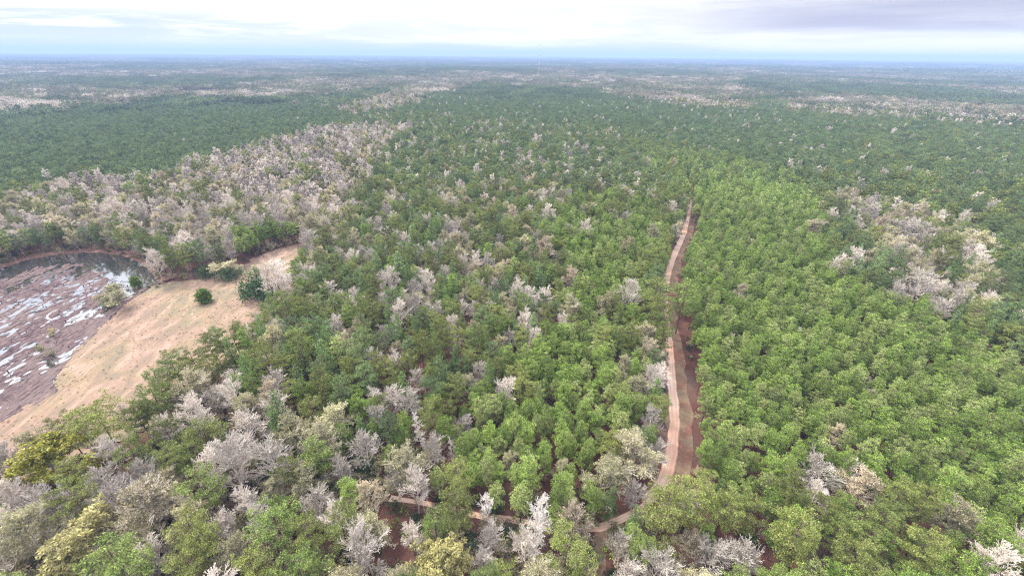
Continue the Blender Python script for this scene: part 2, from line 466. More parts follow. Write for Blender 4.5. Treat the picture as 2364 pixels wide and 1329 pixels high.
def build_setting():
    build_ground()
    grid_patch('mudflat', MUD_W, .55, mud_z, M['mud'], rag=0)
    grid_patch('meadow', MEADOW_W, 1.0, lambda x, y: .34 + .10 * fbm(x, y, 6, 3) + .10 * fbm(x, y, 30, 6), M['meadow'], rag=2.2)
    V = [(a, b, .27) for a, b in MUD_W]
    me = bpy.data.meshes.new('pond_water'); me.from_pydata(V, [], [list(range(len(V)))[::-1]]); me.materials.append(M['water']); me.update()
    if me.polygons[0].normal.z < 0: me.flip_normals()
    tag(link('water', me), kind='structure')
    # red-brown bank round the far side of the pond
    bp = [Vector((a, b, 0)) for a, b in POND_OUT_W]; path = []
    for i in range(len(bp) - 1):
        n = max(1, int((bp[i + 1] - bp[i]).length / 2)); path += [bp[i].lerp(bp[i + 1], k / n) for k in range(n)]
    path.append(bp[-1])
    V = []; F = []; prof = [(1.2, .05), (.2, .5), (-1.2, .75), (-3.5, .7), (-6.5, .35), (-9, -.05)]
    for i, p in enumerate(path):
        a = path[max(0, i - 3)]; b = path[min(len(path) - 1, i + 3)]; t = (b - a).normalized(); nn = Vector((t.y, -t.x, 0))
        for o_, z in prof:
            q = p + nn * (o_ + .8 * vnoise(p.x, p.y, 5, o_)); V.append((q.x, q.y, z + .15 * vnoise(q.x, q.y, 2, 1)))
    n = len(prof)
    for i in range(len(path) - 1):
        for k in range(n - 1): F.append((i * n + k, i * n + k + 1, (i + 1) * n + k + 1, (i + 1) * n + k))
    tag(link('pond_bank', mesh_np('pond_bank', V, [np.array(F)], [M['bank']], smooth=True)), kind='structure')
    ribbon('road_verge', ROAD_W, -2.6, 5.6, .03, M['verge'], 8, 3, 2.0)
    ribbon('dirt_road', ROAD_W, -1.9, 1.8, .08, M['road'], 6, 1, .5)
    ribbon('woodland_trail', TRAIL_W, -1.0, 1.0, .06, M['road'], 4, 7, .9)
    ribbon('side_trail', SPUR_W, -2.0, 2.0, .05, M['verge'], 4, 9, .9)
    # pale hayfields far off
    for pp in ([(330, 217), (390, 208), (470, 205), (550, 208), (590, 212), (520, 216), (400, 217)], [(330, 185), (410, 182), (400, 187), (340, 189)],
               [(1390, 190), (1460, 188), (1480, 193), (1400, 196)], [(2250, 282), (2364, 284), (2364, 292), (2290, 291)]):
        w = wpoly(pp); V = [(a, b, relief(a, b) + 1.0) for a, b in w]
        me = bpy.data.meshes.new('hay_field'); me.from_pydata(V, [], [list(range(len(V)))]); me.materials.append(M['hay']); me.update()
        tag(link('field', me), kind='structure')


build_setting()


# ------------------------------------------------------------------ tree geometry
def tubes(segs, sides=3):
    """segs: list of (p0,p1,r0,r1) -> V,F of open tapered prisms"""
    S = np.array([(*a, *b, r0, r1) for a, b, r0, r1 in segs], float); n = len(S)
    p0, p1, r0, r1 = S[:, :3], S[:, 3:6], S[:, 6], S[:, 7]
    d = p1 - p0; d /= np.maximum(1e-6, np.linalg.norm(d, axis=1))[:, None]
    a = np.cross(d, [0, 0, 1.0]); bad = np.linalg.norm(a, axis=1) < 1e-3; a[bad] = (1, 0, 0)
    a /= np.linalg.norm(a, axis=1)[:, None]; b = np.cross(d, a)
    V = []
    for k in range(sides):
        t = 2 * math.pi * k / sides; o = a * math.cos(t) + b * math.sin(t)
        V += [p0 + o * r0[:, None], p1 + o * r1[:, None]]
    V = np.stack(V, 1).reshape(-1, 3); base = np.arange(n) * 2 * sides
    F = [np.stack([base + 2 * k, base + 2 * ((k + 1) % sides), base + 2 * ((k + 1) % sides) + 1, base + 2 * k + 1], 1) for k in range(sides)]
    return V, np.concatenate(F)


def leaves(C, Rr, per, size, rng, flat=.7, width=.45, up=.25):
    """pointed leaf faces spread over clumps with centres C and radii Rr"""
    C = np.repeat(np.asarray(C, float), per, 0); Rr = np.repeat(np.asarray(Rr, float), per)
    n = len(C); u = rng.normal(size=(n, 3)); u[:, 2] = np.where(u[:, 2] < 0, u[:, 2] * .45, u[:, 2]); u /= np.linalg.norm(u, axis=1)[:, None]
    rad = Rr * (.55 + .5 * rng.random(n)); p = C + u * rad[:, None] * np.array([1, 1, flat])
    d = u * .55 + rng.normal(size=(n, 3)) * .65 + np.array([0, 0, up]); d /= np.linalg.norm(d, axis=1)[:, None]
    s = np.cross(d, rng.normal(size=(n, 3))); s /= np.linalg.norm(s, axis=1)[:, None]
    l = size * (.6 + .8 * rng.random(n)); w = l * width
    V = np.stack([p - s * w[:, None] * .5, p + s * w[:, None] * .5, p + d * l[:, None]], 1).reshape(-1, 3)
    F = np.arange(3 * n).reshape(n, 3)
    return V, F


def pine_parts(seed, h, cr, base, nb, per, leaf, shape, droop=0.0, clump=(.55, .9), trunk_r=.16, gap=0.0):
    """trunk + limbs, and clumps of needles at the limb ends. shape(t)->relative radius, t 0 base..1 top"""
    rng = np.random.default_rng(seed); R = random.Random(seed)
    lean = (R.uniform(-.03, .03) * h, R.uniform(-.03, .03) * h)
    ax = lambda z: np.array([lean[0] * (z / h) ** 2, lean[1] * (z / h) ** 2, z])
    segs = []; N = 7
    for i in range(N):
        z0, z1 = h * i / N * .97, h * (i + 1) / N * .97
        segs.append((ax(z0), ax(z1), trunk_r * (1 - .8 * i / N), trunk_r * (1 - .8 * (i + 1) / N)))
    limbs = []; C = []; RR = []
    ang = R.uniform(0, 6.28)
    for k in range(nb):
        t = (k + R.random()) / nb; z = base * h + (1 - base) * h * t * .96
        rr = cr * shape(t) * R.uniform(.7, 1.15); ang += 2.4 + R.uniform(-.5, .5)
        if R.random() < gap: continue
        o = np.array([math.cos(ang), math.sin(ang), 0]); rise = (.15 + .45 * t) * rr - droop * rr
        p0 = ax(z); p1 = p0 + o * rr * .55 + np.array([0, 0, rise * .35]); p2 = p0 + o * rr + np.array([0, 0, rise])
        limbs += [(p0, p1, .055 + .02 * cr / 3, .04), (p1, p2, .04, .02)]
        nc = max(1, int(round(rr / .75)))
        for c in range(nc):
            f = .35 + .65 * (c + .7) / nc
            q = p0 + (p2 - p0) * f + rng.normal(size=3) * (.28, .28, .15)
            cs = R.uniform(*clump); C.append(q); RR.append(cs)
            if rr > 1.6:
                side = np.array([-o[1], o[0], 0]) * rr * f * R.uniform(.22, .42) * R.choice((-1, 1))
                q2 = q + side + np.array([0, 0, R.uniform(-.1, .3)]); C.append(q2); RR.append(cs * .85); limbs.append((p0 + (p2 - p0) * f * .7, q2, .025, .015))
    C.append(ax(h)); RR.append(clump[0])
    tv, tf = tubes(segs, 6); lv, lf = tubes(limbs, 3)
    trunk = (np.concatenate([tv, lv]), np.concatenate([tf, lf + len(tv)]))
    crown = leaves(C, RR, int(per * 1.35), leaf, rng, .7, .34)
    return trunk, crown


def bare_parts(seed, h, cr, nlimb=8, vase=.5, buds=0, budsize=.3, dens=1.0, rmin=.026, multi=1, fork=.35):
    R = random.Random(seed); rng = np.random.default_rng(seed)
    big = []; fine = []; tips = []

    def grow(p, d, L, r, lev):
        n = 3 if lev < 3 else 2; q = p; pts = []
        for i in range(n):
            d2 = d + Vector((R.gauss(0, .10 + .04 * lev), R.gauss(0, .10 + .04 * lev), R.gauss(.05, .08))); d2.normalize()
            q2 = q + d2 * (L / n); r2 = max(rmin, r * (1 - .55 * (i + 1) / n)); r1 = max(rmin, r * (1 - .55 * i / n))
            (big if lev < 1 else fine).append((tuple(q), tuple(q2), r1, r2)); q = q2; d = d2; pts.append((Vector(q), Vector(d), r2))
        if lev >= 4: tips.append(tuple(q)); return
        kids = {0: 0, 1: 5, 2: 4, 3: 3}[lev]
        kids = max(2, int(kids * dens + R.random()))
        for k in range(kids):
            pt, dd, rr = pts[min(n - 1, int((k + 1) / kids * n - 1e-6))]
            ph = R.uniform(0, 6.28); sp = R.uniform(.35, .85)
            a = dd.orthogonal().normalized(); a.rotate(Matrix.Rotation(ph, 3, dd)); nd = (dd + a * sp + Vector((0, 0, .12))).normalized()
            if k == kids - 1: nd = (dd + a * .25).normalized()
            grow(pt, nd, L * R.uniform(.45, .68), rr * .72, lev + 1)
    for s in range(multi):
        ax0 = Vector((R.uniform(-.4, .4), R.uniform(-.4, .4), 0)) * (multi > 1)
        tilt = Vector((R.gauss(0, .06), R.gauss(0, .06), 1)) if multi == 1 else Vector((R.gauss(0, .3), R.gauss(0, .3), 1))
        tr = .02 * h * (.8 if multi > 1 else 1) * .6
        hb = h * fork; nseg = 4; p = ax0; top = h * .9
        path = [p.copy()]
        for i in range(nseg * 2):
            p = p + (tilt + Vector((R.gauss(0, .05), R.gauss(0, .05), 0))).normalized() * (top * (1 - vase * .55) / (nseg * 2)); path.append(p.copy())
        for i in range(len(path) - 1):
            big.append((tuple(path[i]), tuple(path[i + 1]), tr * (1 - .8 * i / len(path)), tr * (1 - .8 * (i + 1) / len(path))))
        nl = max(3, nlimb // multi); zt = path[-1].z
        for k in range(nl):
            f = fork + (1 - fork) * k / max(1, nl - 1); fi = f * (len(path) - 1); i0 = min(len(path) - 2, int(fi)); pt = path[i0].lerp(path[i0 + 1], fi - i0)
            ph = k * 2.4 + R.uniform(-.4, .4); out = (1 - f) * .9 + .35 if k < nl - 1 else .1
            d = Vector((math.cos(ph) * out, math.sin(ph) * out, .55 + .5 * f)).normalized()
            L = (cr * 1.05 if f < .8 else cr * .8) * R.uniform(.75, 1.05)
            grow(pt, d, L * .62, tr * (.55 - .25 * f) + .02, 1)
    tv, tf = tubes(big, 5); fv, ff = tubes(fine, 3)
    bud = None
    if buds:
        T = np.array(tips); bud = leaves(T, np.full(len(T), .32), buds, budsize, rng, .8, .7)
    return (tv, tf), (fv, ff), bud


def dome_parts(seed, h, cr, n, per, leaf, flat=.8):
    """leafy shrub or low evergreen"""
    rng = np.random.default_rng(seed); u = rng.normal(size=(n, 3)); u[:, 2] = np.abs(u[:, 2]); u /= np.linalg.norm(u, axis=1)[:, None]
    rad = rng.random(n) ** .4; C = u * rad[:, None] * np.array([cr, cr, h * .85]) * (.8 + .3 * rng.random((n, 1))); C[:, 2] += h * .08
    segs = [((0, 0, 0), tuple(c * .8), .05, .02) for c in C[::3]]
    tv, tf = tubes(segs, 3)
    return (tv, tf), leaves(C, np.full(n, cr * .26), per, leaf, rng, flat)


BIG = {}     # kind -> list of dict(trunk=mesh, crown=mesh, joined=mesh, h, r, zc)
MID = {}; LOW = {}


def reg(store, kind, trunk, crown, tm, cm, h, r, zc, extra=None, em=None):
    cv, cf = crown; mats = [cm]; mi = np.zeros(len(cf), int); Fs = [cf]; Vs = [cv]
    if extra is not None:
        ev, ef = extra; Fs.append(ef + len(cv)); Vs.append(ev); mats.append(em); mi = np.concatenate([mi, np.ones(len(ef), int)])
    V = np.concatenate(Vs)
    if zc:
        hy = np.hypot(V[:, 0], V[:, 1]); r = float(np.percentile(hy, 96)); zc = float((np.percentile(V[:, 2], 3) + np.percentile(V[:, 2], 99)) / 2)
    d = dict(h=h, r=r, zc=zc)
    d['trunk'] = mesh_np(kind + '_trunk', trunk[0], [trunk[1]], [tm])
    d['crown'] = mesh_np(kind + '_crown', V, Fs, mats, mi)
    jv = np.concatenate([trunk[0], V]); k = len(trunk[0])
    d['joined'] = mesh_np(kind + '_whole', jv, [trunk[1]] + [f + k for f in Fs], [tm] + mats, np.concatenate([np.zeros(len(trunk[1]), int), mi + 1]))
    store.setdefault(kind, []).append(d)


dome = lambda t: min(1, .5 + t * 2.4) * (1.05 - t) ** .42
cone = lambda t: (1 - t) ** .8 * .95 + .12
crownB = lambda t: .55 + .5 * math.sin(min(1, t * 1.15) * math.pi * .8) - .25 * max(0, t - .7) / .3
for s in range(6):
    reg(BIG, 'plantation_pine', *pine_parts(10 + s, 14.5, 2.65, .42, 30, 46, .27, dome, clump=(.38, .66)), M['bark_pine'], M['needle_plantation'], 14.5, 2.9, 10.5)
    reg(BIG, 'mature_pine', *pine_parts(40 + s, 19, 3.8, .40, 28, 46, .27, crownB, clump=(.38, .70), trunk_r=.22, gap=.12), M['bark_pine'], M['needle_mature'], 19, 4.0, 14.5)
for s in range(4):
    reg(BIG, 'blue_green_pine', *pine_parts(70 + s, 18, 3.0, .15, 46, 50, .29, cone, clump=(.45, .8), trunk_r=.2), M['bark_pine'], M['needle_blue'], 18, 3.2, 11)
for s in range(3):
    reg(BIG, 'spreading_pine', *pine_parts(90 + s, 17, 5.0, .50, 24, 50, .29, crownB, clump=(.5, .85), trunk_r=.26, gap=.25), M['bark_pine'], M['needle_mature'], 17, 5.2, 13.5)
for s in range(5):
    t, c, b = bare_parts(110 + s, 17.5, 5.2, 12, .5, dens=1.45, rmin=.029)
    reg(BIG, 'bare_hardwood', t, c, M['twig_pale'], M['twig_pale'], 16, 5.0, 11)
for s in range(3):
    t, c, b = bare_parts(130 + s, 17, 3.0, 14, .1, dens=1.3, fork=.25, rmin=.025)
    reg(BIG, 'white_bare_tree', t, c, M['twig_white'], M['twig_white'], 17, 3.2, 11.5)
for s in range(5):
    t, c, b = bare_parts(150 + s, 17, 5.6, 10, .55, buds=5, budsize=.26, dens=1.4, rmin=.027)
    reg(BIG, 'budding_hardwood', t, c, M['twig_tan'], M['twig_pale'], 15, 5.4, 10.5, b, M['bud_beige'])
for s in range(3):
    t, c, b = bare_parts(170 + s, 15, 6.5, 11, .6, buds=16, budsize=.36, dens=1.0)
    reg(BIG, 'yellow_budding_tree', t, c, M['twig_tan'], M['twig_pale'], 15, 6.5, 10.5, b, M['bud_yellow'])
t, c, b = bare_parts(180, 15, 6.5, 11, .6, buds=16, budsize=.36)
reg(BIG, 'olive_leaved_tree', t, c, M['twig_tan'], M['twig_tan'], 15, 6.5, 10.5, b, M['olive'])
for s in range(3):
    t, c, b = bare_parts(190 + s, 5.5, 3.4, 12, .7, buds=4, budsize=.26, multi=4, fork=.1, rmin=.022)
    reg(BIG, 'twiggy_bush', t, c, M['twig_tan'], M['twig_pale'], 5.5, 3.4, 3.2, b, M['bud_beige'])
    reg(BIG, 'evergreen_bush', *dome_parts(200 + s, 4.5, 3.2, 60, 34, .34), M['bark_pine'], M['evergreen'], 4.5, 3.3, 2.4)
reg(BIG, 'young_pine', *pine_parts(215, 6.5, 2.9, .04, 44, 60, .36, lambda t: (1 - t) ** .6 + .08, clump=(.5, .8)), M['bark_pine'], M['needle_plantation'], 6.5, 2.9, 3.0)

for s in range(4):
    reg(BIG, 'dark_pine', *pine_parts(240 + s, 19, 3.5, .38, 30, 46, .27, crownB, clump=(.38, .70), trunk_r=.22, gap=.05), M['bark_pine'], M['needle_dark'], 19, 4.0, 14.5)
# mid-distance versions
for s in range(4):
    reg(MID, 'plantation_pine', *pine_parts(310 + s, 14.5, 2.5, .36, 13, 9, .8, dome, clump=(.6, .95)), M['bark_pine'], M['needle_plantation'], 14.5, 2.9, 10.5)
    reg(MID, 'mature_pine', *pine_parts(340 + s, 19, 3.6, .45, 14, 9, .9, crownB, clump=(.6, 1.0), trunk_r=.25, gap=.1), M['bark_pine'], M['needle_mature'], 19, 4.0, 14.5)
    reg(MID, 'blue_green_pine', *pine_parts(370 + s, 18, 2.9, .15, 20, 9, .85, cone, clump=(.65, 1.0)), M['bark_pine'], M['needle_blue'], 18, 3.2, 11)
    reg(MID, 'dark_pine', *pine_parts(345 + s, 19, 3.4, .45, 14, 9, .85, crownB, clump=(.6, 1.0), trunk_r=.25, gap=.05), M['bark_pine'], M['needle_dark'], 19, 4.0, 14.5)
    t, c, b = bare_parts(410 + s, 18, 5.2, 7, .5, dens=.75, rmin=.06, buds=8, budsize=.6)
    reg(MID, 'bare_hardwood', t, c, M['twig_pale'], M['twig_pale'], 16, 5.0, 11, b, M['twig_pale'])
    t, c, b = bare_parts(450 + s, 17, 5.4, 7, .55, buds=10, budsize=.6, dens=.75, rmin=.05)
    reg(MID, 'budding_hardwood', t, c, M['twig_tan'], M['twig_pale'], 15, 5.4, 10.5, b, M['bud_beige'])


def far_patch(seed, kind, side, n, hh, rr, per, leaf, clumpn, ld_mat, bare_frac=0.0, bare_mat=None):
    """a plot of distant woodland: many leafy crowns on trunks"""
    rng = np.random.default_rng(seed); C = []; Rr = []; seg = []; CB = []; RB = []
    for i in range(n):
        x, y = rng.uniform(-side / 2, side / 2, 2); h = hh * rng.uniform(.75, 1.15); r = rr * rng.uniform(.8, 1.25); bare = rng.random() < bare_frac
        seg.append(((x, y, 0), (x, y, h * .9), .3, .1))
        for k in range(clumpn):
            u = rng.normal(size=3); u[2] = abs(u[2]); u /= np.linalg.norm(u)
            c = np.array([x, y, h * .62]) + u * np.array([r * .7, r * .7, h * .3])
            (CB if bare else C).append(c); (RB if bare else Rr).append(r * .55)
    tv, tf = tubes(seg, 3)
    crown = leaves(C if C else [(0, 0, -5)], Rr if C else [.1], per, leaf, rng, .8, .8)
    ex = leaves(CB, RB, per, leaf, rng, .8, .8) if CB else None
    reg(LOW, kind, (tv, tf), crown, M['bark_pine'], ld_mat, hh, side, 0, ex, bare_mat)


for s in range(5):
    far_patch(500 + s, 'pine_plot', 44, 60, 20, 3.6, 8, 1.8, 3, M['needle_far'], .02, M['bare_far'])
    far_patch(520 + s, 'mixed_plot', 44, 44, 20, 4.2, 8, 1.9, 3, M['needle_far'], .45, M['bare_far'])
    far_patch(540 + s, 'hardwood_plot', 44, 36, 18, 4.9, 9, 2.0, 3, M['needle_far'], .82, M['bare_far'])
for s in range(5):
    far_patch(550 + s, 'pale_plot', 44, 40, 17, 4.9, 9, 1.9, 3, M['needle_far'], .95, M['bare_pale'])
for s in range(3):
    far_patch(565 + s, 'wide_pine_plot', 150, 110, 18, 11, 5, 8, 2, M['needle_far'], .02, M['bare_far'])
    far_patch(580 + s, 'wide_hardwood_plot', 150, 100, 16, 11, 5, 8, 2, M['needle_far'],   .7, M['bare_far'])

# ------------------------------------------------------------------ where each kind grows (photo regions, canopy height)
Z_PLANT = [(1430, 300), (1560, 330), (1700, 350), (1850, 395), (1905, 470), (1930, 620), (2110, 665), (2250, 750), (2364, 800), (2600, 850), (2600, 1230), (2200, 1180), (2050, 1100),
           (1950, 1060), (1850, 1120), (1700, 1090), (1610, 1060), (1600, 900), (1590, 780), (1560, 700), (1560, 640), (1600, 540), (1610, 480), (1590, 430), (1500, 385)]
Z_FARPLANT = [(-700, 300), (0, 264), (250, 250), (400, 228), (700, 236), (810, 258), (780, 285), (640, 312), (520, 345), (430, 365), (400, 395), (150, 400), (0, 440), (-700, 560)]
Z_SWATH = [(830, 290), (740, 290), (640, 318), (520, 350), (430, 370), (390, 405), (150, 408), (0, 455), (-700, 600), (-700, 640), (0, 590), (200, 560), (350, 560), (480, 590), (640, 560), (700, 620), (760, 560), (830, 440), (900, 330), (960, 290)]
Z_INPLANT = [(1240, 470), (1420, 420), (1560, 480), (1560, 560), (1500, 640), (1500, 850), (1480, 930), (1380, 1130), (1180, 1130), (1000, 1080), (1080, 900), (1300, 700), (1280, 560)]
Z_HARDLOW = [(-400, 1020), (250, 1000), (420, 830), (620, 900), (760, 940), (960, 1000), (1150, 1150), (1500, 1180), (1780, 1240), (1800, 1700), (-600, 1700)]
Z_RIGHTPATCH = [(1880, 440), (2080, 450), (2250, 500), (2364, 560), (2364, 720), (2250, 740), (2110, 650), (1930, 600)]
Z_RIGHTDARK = [(1850, 390), (2364, 420), (2700, 480), (2700, 830), (2364, 790), (2250, 740), (1920, 600), (1890, 470)]
Z_FRONTRIGHT = [(1600, 1120), (1850, 1140), (2000, 1110), (2200, 1200), (2600, 1230), (2600, 1600), (1700, 1600)]
Z_GREENISLE = [(520, 520), (690, 500), (700, 570), (660, 610), (530, 590)]
Z_BANK = [(-200, 560), (0, 530), (200, 515), (350, 530), (430, 575), (480, 570), (560, 600), (480, 650), (380, 660), (345, 610), (240, 575), (0, 605), (-200, 620)]
PINKPALE = [(1890, 445), (2060, 450), (2150, 495), (2290, 530), (2330, 600), (2300, 730), (2190, 710), (2090, 650), (2040, 580), (1980, 520)]
FAR_HARD = [[(-400, 215), (0, 226), (160, 236), (200, 250), (0, 264), (-400, 300)], [(190, 225), (330, 215), (560, 214), (740, 212), (760, 224), (560, 228), (360, 226), (250, 240)],
            [(860, 226), (960, 205), (1120, 200), (1010, 220), (900, 252), (790, 268), (780, 250)], [(1390, 214), (1560, 214), (1600, 228), (1700, 232), (1740, 248), (1600, 244), (1400, 226)],
            [(1800, 228), (1980, 222), (2200, 238), (2700, 262), (2700, 310), (2364, 292), (2200, 280), (2050, 268), (1900, 262), (1810, 250)],
            [(1380, 182), (1700, 178), (1720, 190), (1500, 196)], [(880, 180), (1130, 184), (1120, 192), (960, 198)], [(-300, 150), (250, 146), (240, 160), (-300, 166)],
            [(400, 140), (840, 142), (820, 150), (500, 152)]]
FAR_PINE = [[(1100, 196), (1320, 205), (1800, 250), (2000, 300), (1900, 400), (1430, 300), (1000, 262), (900, 258), (1010, 222)], [(1700, 192), (2200, 200), (2364, 225), (2700, 250), (2364, 250), (2100, 226), (1750, 212)],
            [(150, 178), (430, 186), (420, 200), (200, 206)], [(900, 150), (1250, 158), (1240, 172), (920, 168)]]

